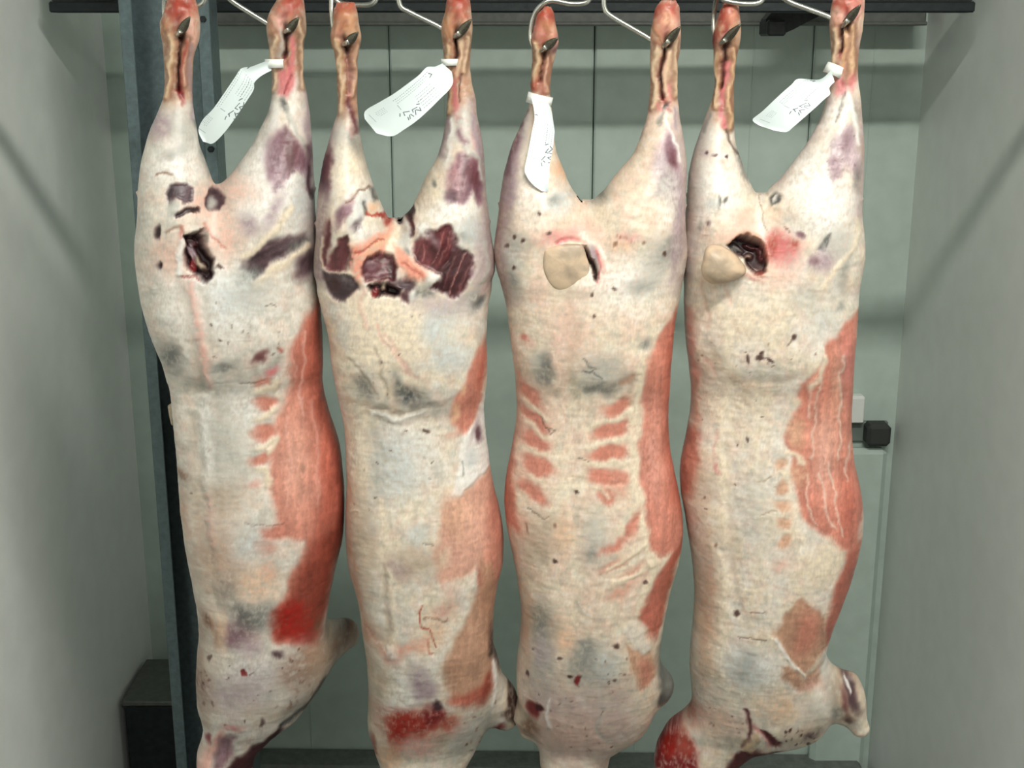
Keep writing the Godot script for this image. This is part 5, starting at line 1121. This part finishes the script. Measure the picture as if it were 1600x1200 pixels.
	c.e("pink_fat", 0.6, 0, 5, 1222, 885, 14, 10); c.e("cream", 0.8, 0, 10, 1290, 880, 26, 30); c.g("flank_deep", 0.85, 0, 6, [1350, 862, 1322, 868, 1316, 900, 1302, 950, 1290, 990, 1284, 1030, 1300, 1020, 1340, 940], 0.15)
	c.g("tan_brown", 0.95, -0.8, 4, [1210, 992, 1221, 975, 1235, 953, 1257, 933, 1268, 944, 1280, 950, 1285, 964, 1292, 960, 1290, 1026, 1276, 1046, 1265, 1060, 1252, 1046, 1240, 1030], 0.14); c.e("flank", 0.6, 0, 8, 1264, 990, 18, 34, 10, 0.12); c.l("white_fat", 0.9, 1.2, 2.5, 5, [1214, 1000, 1236, 1028, 1262, 1062]); c.g("tan_brown", 0.85, -0.5, 4, [1222, 1042, 1234, 1038, 1260, 1066, 1286, 1052, 1288, 1076, 1266, 1084, 1240, 1072, 1224, 1058], 0.2); c.e("rose_pale", 0.6, 0, 6, 1272, 1076, 16, 7)
	c.l("flank_pale", 0.85, 0, 6, 11, [1084, 600, 1084, 640, 1082, 690]); c.g("flank", 0.8, 0, 7, [1060, 690, 1090, 690, 1094, 720, 1086, 760, 1078, 800, 1064, 800, 1052, 750], 0.15); c.l("rose_pale", 0.85, 0, 3, 4, [1118, 680, 1119, 720]); c.e("rose", 0.8, 0, 3, 1121, 738, 4, 10, -12)
	# back
	c.l("cream", 0.0, -3.0, 12, 8, [1146, 610, 1146, 720, 1150, 840, 1152, 960]); c.l("cream", 0.0, 3.0, 18, 30, [1110, 610, 1110, 720, 1114, 840, 1116, 960]); c.l("cream", 0.0, 3.0, 18, 30, [1182, 610, 1182, 720, 1186, 840, 1188, 960])
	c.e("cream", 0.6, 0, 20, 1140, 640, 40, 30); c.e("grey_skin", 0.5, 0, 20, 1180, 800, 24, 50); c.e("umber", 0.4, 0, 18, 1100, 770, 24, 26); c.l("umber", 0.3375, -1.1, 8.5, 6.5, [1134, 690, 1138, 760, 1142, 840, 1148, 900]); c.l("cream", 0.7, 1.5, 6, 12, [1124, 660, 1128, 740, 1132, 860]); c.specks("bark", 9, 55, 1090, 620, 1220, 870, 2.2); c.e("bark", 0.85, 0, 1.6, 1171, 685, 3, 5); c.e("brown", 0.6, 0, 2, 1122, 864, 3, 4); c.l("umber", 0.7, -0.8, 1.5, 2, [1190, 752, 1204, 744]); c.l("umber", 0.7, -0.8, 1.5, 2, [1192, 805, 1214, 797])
	c.e("tan_brown", 0.5, 0, 14, 1106, 930, 10, 50); c.e("tan_brown", 0.5, 0, 14, 1100, 1000, 12, 60); c.e("bark", 0.9, 0, 2, 1150, 968, 4, 5, -20); c.l("bark", 0.42, -0.8, 1.5, 2, [1154, 1002, 1176, 997, 1202, 1002]); c.l("bark", 0.35, -0.6, 1.5, 1.8, [1174, 960, 1196, 955]); c.l("umber", 0.7, -0.8, 1.5, 2.5, [1172, 1026, 1182, 1030]); c.e("blue_skin", 0.75, 0, 18, 1170, 1050, 34, 34); c.e("slate", 0.35, 0, 10, 1172, 1034, 12, 10); c.e("slate", 0.35, 0, 8, 1158, 1054, 9, 8); c.e("white_fat", 0.6, 0, 14, 1200, 1055, 14, 26); c.l("cream", 0.6, 1.5, 6, 10, [1130, 880, 1130, 980, 1128, 1080])
	c.e("peach", 0.5, 0, 14, 1225, 1105, 30, 18); c.e("grey_skin", 0.5, 0, 12, 1270, 1110, 16, 20); c.e("slate", 0.6, 0, 9, 1305, 1095, 9, 20); c.e("white_fat", 0.8, 0, 8, 1296, 1050, 10, 18)
	c.e("pink_fat", 0.6, 0, 14, 1120, 1140, 40, 18); c.specks("brown", 14, 57, 1080, 1110, 1180, 1160, 2.2); c.l("meat", 0.85, -3, 3, 5, [1165, 1112, 1169, 1130, 1172, 1150, 1164, 1172]); c.l("rose", 0.6, 0, 4, 7, [1178, 1138, 1194, 1150, 1200, 1162]); c.g("meat", 0.95, -3, 3, [1192, 1144, 1206, 1148, 1222, 1160, 1218, 1166, 1204, 1164, 1196, 1156], 0.3); c.e("bone_pale", 0.95, 3, 3, 1172, 1172, 8, 13, -10); c.e("bone_pale", 0.8, 3, 3, 1182, 1156, 6, 9); c.e("umber", 0.5, 0, 10, 1250, 1150, 24, 9, -20); c.specks("bark", 18, 58, 1225, 1138, 1285, 1168, 3.0); c.e("plum", 0.6, 0, 5, 1270, 1152, 12, 6, -35)
	c.g("meat", 0.9, -1, 4, [1135, 1200, 1150, 1184, 1180, 1178, 1220, 1178, 1200, 1200, 1160, 1230, 1130, 1230], 0.3)
	c.g("blood_dark", 0.92, 0, 8, [1010, 1250, 1010, 1180, 1034, 1160, 1056, 1146, 1062, 1170, 1090, 1190, 1096, 1250]); c.e("red", 0.85, 0, 6, 1066, 1186, 18, 14, 15); c.e("blood", 0.8, 0, 6, 1040, 1194, 14, 12); c.l("rose_pale", 0.8, 1, 3, 3, [1072, 1174, 1088, 1186, 1092, 1204]); c.e("red", 0.5, 0, 10, 1072, 1150, 18, 10, -35)
	c.e("umber", 0.7, 0, 10, 1325, 1090, 26, 40); c.e("plum", 0.9, -1, 4, 1334, 1098, 9, 26, -22); c.e("meat", 0.6, 0, 4, 1322, 1108, 5, 16, -20); c.l("white_fat", 0.85, 1, 2.5, 5, [1326, 1082, 1334, 1100]); c.e("rose_pale", 0.8, 0, 3, 1322, 1062, 5, 10, 10); c.e("bark", 0.6, 0, 4, 1328, 1132, 8, 6); c.e("slate", 0.6, 0, 6, 1310, 1120, 10, 8)

# ---------------------------------------------------------------- hangers: one bent bar for each carcass
func turned(i: int, px: float, py: float) -> float:
	# how far the turned carcass brings this place of its plan towards the aisle
	return -(pt(px, py, 0.0).x - herd[i].x0) * tan(herd[i].psi)

func hangers():
	var rail := pt(800, -95, 0)
	var which := ["leftmost carcass", "second carcass from the left", "third carcass from the left", "rightmost carcass"]
	var arms := [
		# left hock: arm, then through the leg and out to the tip; right hock the same; middle of the hanger
		[[[258, -12], [257, 18], [262, 40], [272, 56], [283, 48], [297, 26]], [[356, -10], [364, 3], [420, 38], [440, 50], [452, 46], [467, 27]], 332, -30],
		[[[520, -16], [518, 14], [522, 48], [532, 68], [544, 66], [560, 50]], [[620, -10], [626, 10], [640, 19], [692, 45], [705, 58], [718, 52], [737, 30]], 600, -32],
		[[[845, 9], [833, 28], [829, 60], [840, 80], [853, 74], [872, 59]], [[943, -6], [945, 14], [958, 27], [1016, 61], [1032, 74], [1045, 64], [1063, 41]], 934, -34],
		[[[1122, -8], [1116, 18], [1115, 46], [1122, 68], [1134, 62], [1158, 37]], [[1222, -10], [1234, 3], [1297, 27], [1312, 42], [1325, 32], [1345, 7]], 1205, -34],
	]
	for i in 4:
		var a: Array = arms[i]
		var mid := pt(a[2], a[3], 0.0)
		var t := thing("carcass_hanger", "bent stainless bar hanger holding the hocks of the " + which[i], "hanger", Vector3(mid.x, mid.y, 0), 0.0, "bent bar hangers")
		var o := t.position
		for side in 2:
			var p: Array = a[side]
			var n := p.size()
			var w := []
			if side == 0:
				w.append(pt(a[2] - 6, a[3] - 4, 0.0) - o); w.append(pt(a[2] - 14, 4 + a[3] + 30, 0.0) - o); w.append(pt(a[2] - 40, 10 + a[3] + 30, 0.0) - o); w.append(pt(a[2] - 72, 1 + a[3] + 34, 0.0) - o)
			else:
				w.append(pt(a[2] + 6, a[3] - 4, 0.0) - o)
			var zs := [0.0, 0.0, 0.0, 0.002, 0.01, 0.03, 0.034]
			for k in n - 1:
				var z: float = zs[k + (7 - n)] if k > 0 else 0.0
				w.append(pt(p[k][0], p[k][1], z + turned(i, p[k][0], p[k][1]) * minf(k, 1.0)) - o)
			put("bent_bar", sweep(curve(w, 8), PackedFloat32Array([0.0036]), 14), M.stainless, t)
			var tip := PackedVector3Array()
			var b := pt(p[n - 2][0], p[n - 2][1], 0.024 + turned(i, p[n - 2][0], p[n - 2][1])) - o
			var e := pt(p[n - 1][0], p[n - 1][1], 0.036 + turned(i, p[n - 1][0], p[n - 1][1])) - o
			tip.append(b - (e - b) * 0.35 - Vector3(0, 0, 0.008))
			for k in 7: tip.append(b.lerp(e, k / 6.0))
			put("hook_point", sweep(tip, PackedFloat32Array([0.004, 0.0056, 0.0062, 0.0062, 0.0056, 0.0044, 0.0028, 0.0007]), 12, 0.6, Vector3(0, 0, 1)), M.worn_steel, t)
		# eye round the rail
		var ring := PackedVector3Array()
		for k in 25: ring.append(Vector3(0, rail.y - o.y + cos(TAU * k / 24) * 0.024, sin(TAU * k / 24) * 0.024))
		put("rail_eye", sweep(ring, PackedFloat32Array([0.0036]), 10, 1.0, Vector3(1, 0, 0)), M.stainless, t)
		put("stem", sweep(PackedVector3Array([Vector3(0, 0.0, 0), Vector3(0, rail.y - o.y - 0.022, 0)]), PackedFloat32Array([0.0055]), 12), M.stainless, t)

# ---------------------------------------------------------------- paper tags
func tag_print(seed: int) -> ImageTexture:
	# flat print in the layout of a tag: u across, v from the strap down
	var im := Image.create(192, 512, true, Image.FORMAT_RGBA8)
	im.fill(Color8(216, 228, 229))
	var r := RandomNumberGenerator.new(); r.seed = seed
	var ink := Color8(100, 110, 118)
	var pale := Color8(160, 174, 180)
	for k in 6:       # ruled lines of small type under the strap
		var x := 84 + k * 16
		var y := 128
		while y < 236:
			var n := r.randi_range(4, 12)
			im.fill_rect(Rect2i(x, y, 4, n), pale if k != 2 else ink); y += n + 4
	for k in 3:       # small type down the edge
		var x := 24 + k * 13
		var y := 96 + k * 20
		while y < 330:
			var n := r.randi_range(3, 9)
			im.fill_rect(Rect2i(x, y, 4, n), pale.lerp(ink, 0.3 if k == 0 else 0.0)); y += n + 5
	for k in 4:
		var y := 392
		while y < 440:
			var n := r.randi_range(3, 8)
			im.fill_rect(Rect2i(30 + k * 10, y, 3, n), pale); y += n + 4
	im.fill_rect(Rect2i(60, 330, 34, 4), pale)
	im.fill_rect(Rect2i(22, 470, 60, 3), pale)
	# hand-written marks near the other edge
	for stroke in [[150, 250, 168, 262], [168, 262, 148, 280], [148, 280, 170, 286], [138, 262, 128, 290], [128, 290, 144, 292], [166, 300, 146, 312], [146, 312, 168, 322], [130, 306, 118, 330], [118, 330, 134, 338], [120, 252, 132, 240], [156, 336, 170, 340], [112, 350, 124, 362], [40, 100, 52, 92], [52, 92, 56, 104]]:
		var a := Vector2(stroke[0] + r.randi_range(-4, 4), stroke[1] + r.randi_range(-5, 5))
		var b := Vector2(stroke[2] + r.randi_range(-4, 4), stroke[3] + r.randi_range(-5, 5))
		for k in 30:
			var p := a.lerp(b, k / 29.0)
			im.fill_rect(Rect2i(int(p.x) - 2, int(p.y) - 2, 4, 4), Color8(92, 100, 108))
	im.generate_mipmaps()
	return ImageTexture.create_from_image(im)

func tags():
	# rows from the strap to the foot: left edge, right edge, distance in front of the hangers in mm
	var sheets := [
		[[[424, 93], [424, 110], 20], [[409, 98], [411, 117], 24], [[393, 104], [404, 122], 27], [[377, 107], [397, 130], 30], [[367, 121], [396, 141], 33], [[350, 146], [380, 166], 35], [[333, 170], [363, 191], 35], [[317, 187], [349, 209], 33], [[310, 204], [336, 222], 30], [[317, 221], [329, 225], 29]],
		[[[691, 99], [706, 112], 22], [[680, 104], [708, 128], 26], [[667, 105], [702, 140], 30], [[655, 117], [690, 152], 36], [[638, 130], [672, 170], 40], [[616, 146], [652, 188], 41], [[594, 159], [632, 202], 39], [[571, 173], [612, 213], 36], [[570, 186], [588, 208], 34]],
		[[[830, 151], [855, 158], 24], [[834, 170], [861, 172], 30], [[835, 186], [866, 200], 36], [[831, 206], [866, 212], 44], [[827, 228], [863, 236], 54], [[823, 248], [859, 256], 64], [[820, 268], [858, 276], 72], [[831, 287], [857, 290], 76], [[847, 299], [857, 300], 78]],
		[[[1299, 109], [1304, 128], 22], [[1281, 124], [1296, 137], 26], [[1248, 123], [1297, 147], 30], [[1237, 132], [1288, 155], 35], [[1222, 145], [1272, 170], 39], [[1206, 160], [1256, 184], 40], [[1190, 175], [1240, 198], 38], [[1176, 187], [1229, 206], 35], [[1186, 196], [1210, 204], 34]],
	]
	var bands := [[432, 99, 15, 20, 13, 0], [704, 97, 13, 20, 10, 0], [843, 156, 17, 21, 16, -14], [1304, 111, 13, 19, 16, -25]]
	var labels := [
		"white printed paper tag on the right shank of the leftmost carcass",
		"broad white printed paper tag on the second carcass from the left",
		"white printed paper tag lying down the left thigh of a carcass",
		"white printed paper tag tied to the right shank of the rightmost carcass",
	]
	for i in 4:
		var b: Array = bands[i]
		var off := turned(i, b[0], b[1])
		var at := pt(b[0], b[1], off)
		var t := thing("paper_tag", labels[i], "tag", at, 0.0, "paper tags on the carcass legs")
		var m := StandardMaterial3D.new(); m.resource_name = "tag_paper"
		m.albedo_texture = tag_print(60 + i); m.roughness = 0.45; m.cull_mode = BaseMaterial3D.CULL_DISABLED
		put("tag_sheet", tag_mesh(sheets[i], at, off), m, t).set_meta("label", "printed white sheet")
		# strap round the shank
		var st := SurfaceTool.new(); st.begin(Mesh.PRIMITIVE_TRIANGLES); st.set_smooth_group(0)
		var n := 36
		var turn := deg_to_rad(b[5])
		var hw: float = b[4] / 2000.0 * 0.95
		var ring := []
		for k in n:
			var a := TAU * k / n
			var p := Vector3(cos(a) * b[2] / 1000.0 * 1.04, 0, sin(a) * b[3] / 1000.0 * 1.04)
			var q := p * 1.05
			ring.append([p + Vector3(0, hw, 0), q + Vector3(0, hw, 0), q - Vector3(0, hw, 0), p - Vector3(0, hw, 0)])
		for k in n:
			var u: Array = ring[k]
			var v: Array = ring[(k + 1) % n]
			for s in 4:
				var s2 := (s + 1) % 4
				for p in [u[s], u[s2], v[s2], u[s], v[s2], v[s]]: st.add_vertex((p as Vector3).rotated(Vector3(0, 0, 1), turn))
		st.generate_normals()
		put("strap", st.commit(), M.white_plastic, t)

func tag_mesh(rows: Array, at: Vector3, off_z: float) -> ArrayMesh:
	var n := 40
	var across := 10
	var st := SurfaceTool.new(); st.begin(Mesh.PRIMITIVE_TRIANGLES); st.set_smooth_group(0)
	var l := []
	var r := []
	for k in rows.size():
		l.append(Vector3(rows[k][0][0], rows[k][0][1], rows[k][2])); r.append(Vector3(rows[k][1][0], rows[k][1][1], rows[k][2]))
	var lc := curve(l, 6)
	var rc := curve(r, 6)
	n = lc.size()
	var grid := []
	# print coordinates: metres along and across the sheet
	var run := 0.0
	var lengths := [0.0]
	for k in n - 1:
		run += ((lc[k + 1] + rc[k + 1]) - (lc[k] + rc[k])).length() / 2; lengths.append(run)
	for k in n:
		var row := []
		var wide := (rc[k] - lc[k]).length()
		for j in across + 1:
			var s := float(j) / across
			var p := lc[k].lerp(rc[k], s)
			var q := pt(p.x, p.y, off_z + p.z / 1000.0 - 0.004 * sin(PI * s)) - at
			row.append([q, Vector2(0.5 + (s - 0.5) * wide / 52.0, lengths[k] / run)])
		grid.append(row)
	for side in 2:
		var off := Vector3(0, 0, -0.0006 * side)
		for k in n - 1:
			for j in across:
				var c := [grid[k][j], grid[k][j + 1], grid[k + 1][j + 1], grid[k + 1][j]]
				var order := [0, 1, 2, 0, 2, 3] if side == 0 else [0, 2, 1, 0, 3, 2]
				for o in order:
					st.set_uv(c[o][1] if side == 0 else Vector2(0.5, 0.01)); st.add_vertex(c[o][0] + off)
	# rim
	var edge := []
	for k in n: edge.append(grid[k][0][0])
	for j in range(1, across + 1): edge.append(grid[n - 1][j][0])
	for k in range(n - 2, -1, -1): edge.append(grid[k][across][0])
	for j in range(across - 1, 0, -1): edge.append(grid[0][j][0])
	st.set_smooth_group(-1)
	for k in edge.size():
		var a: Vector3 = edge[k]
		var b: Vector3 = edge[(k + 1) % edge.size()]
		var d := Vector3(0, 0, -0.0006)
		for p in [a, a + d, b + d, a, b + d, b]:
			st.set_uv(Vector2(0.5, 0.01)); st.add_vertex(p)
	st.generate_normals()
	return st.commit()
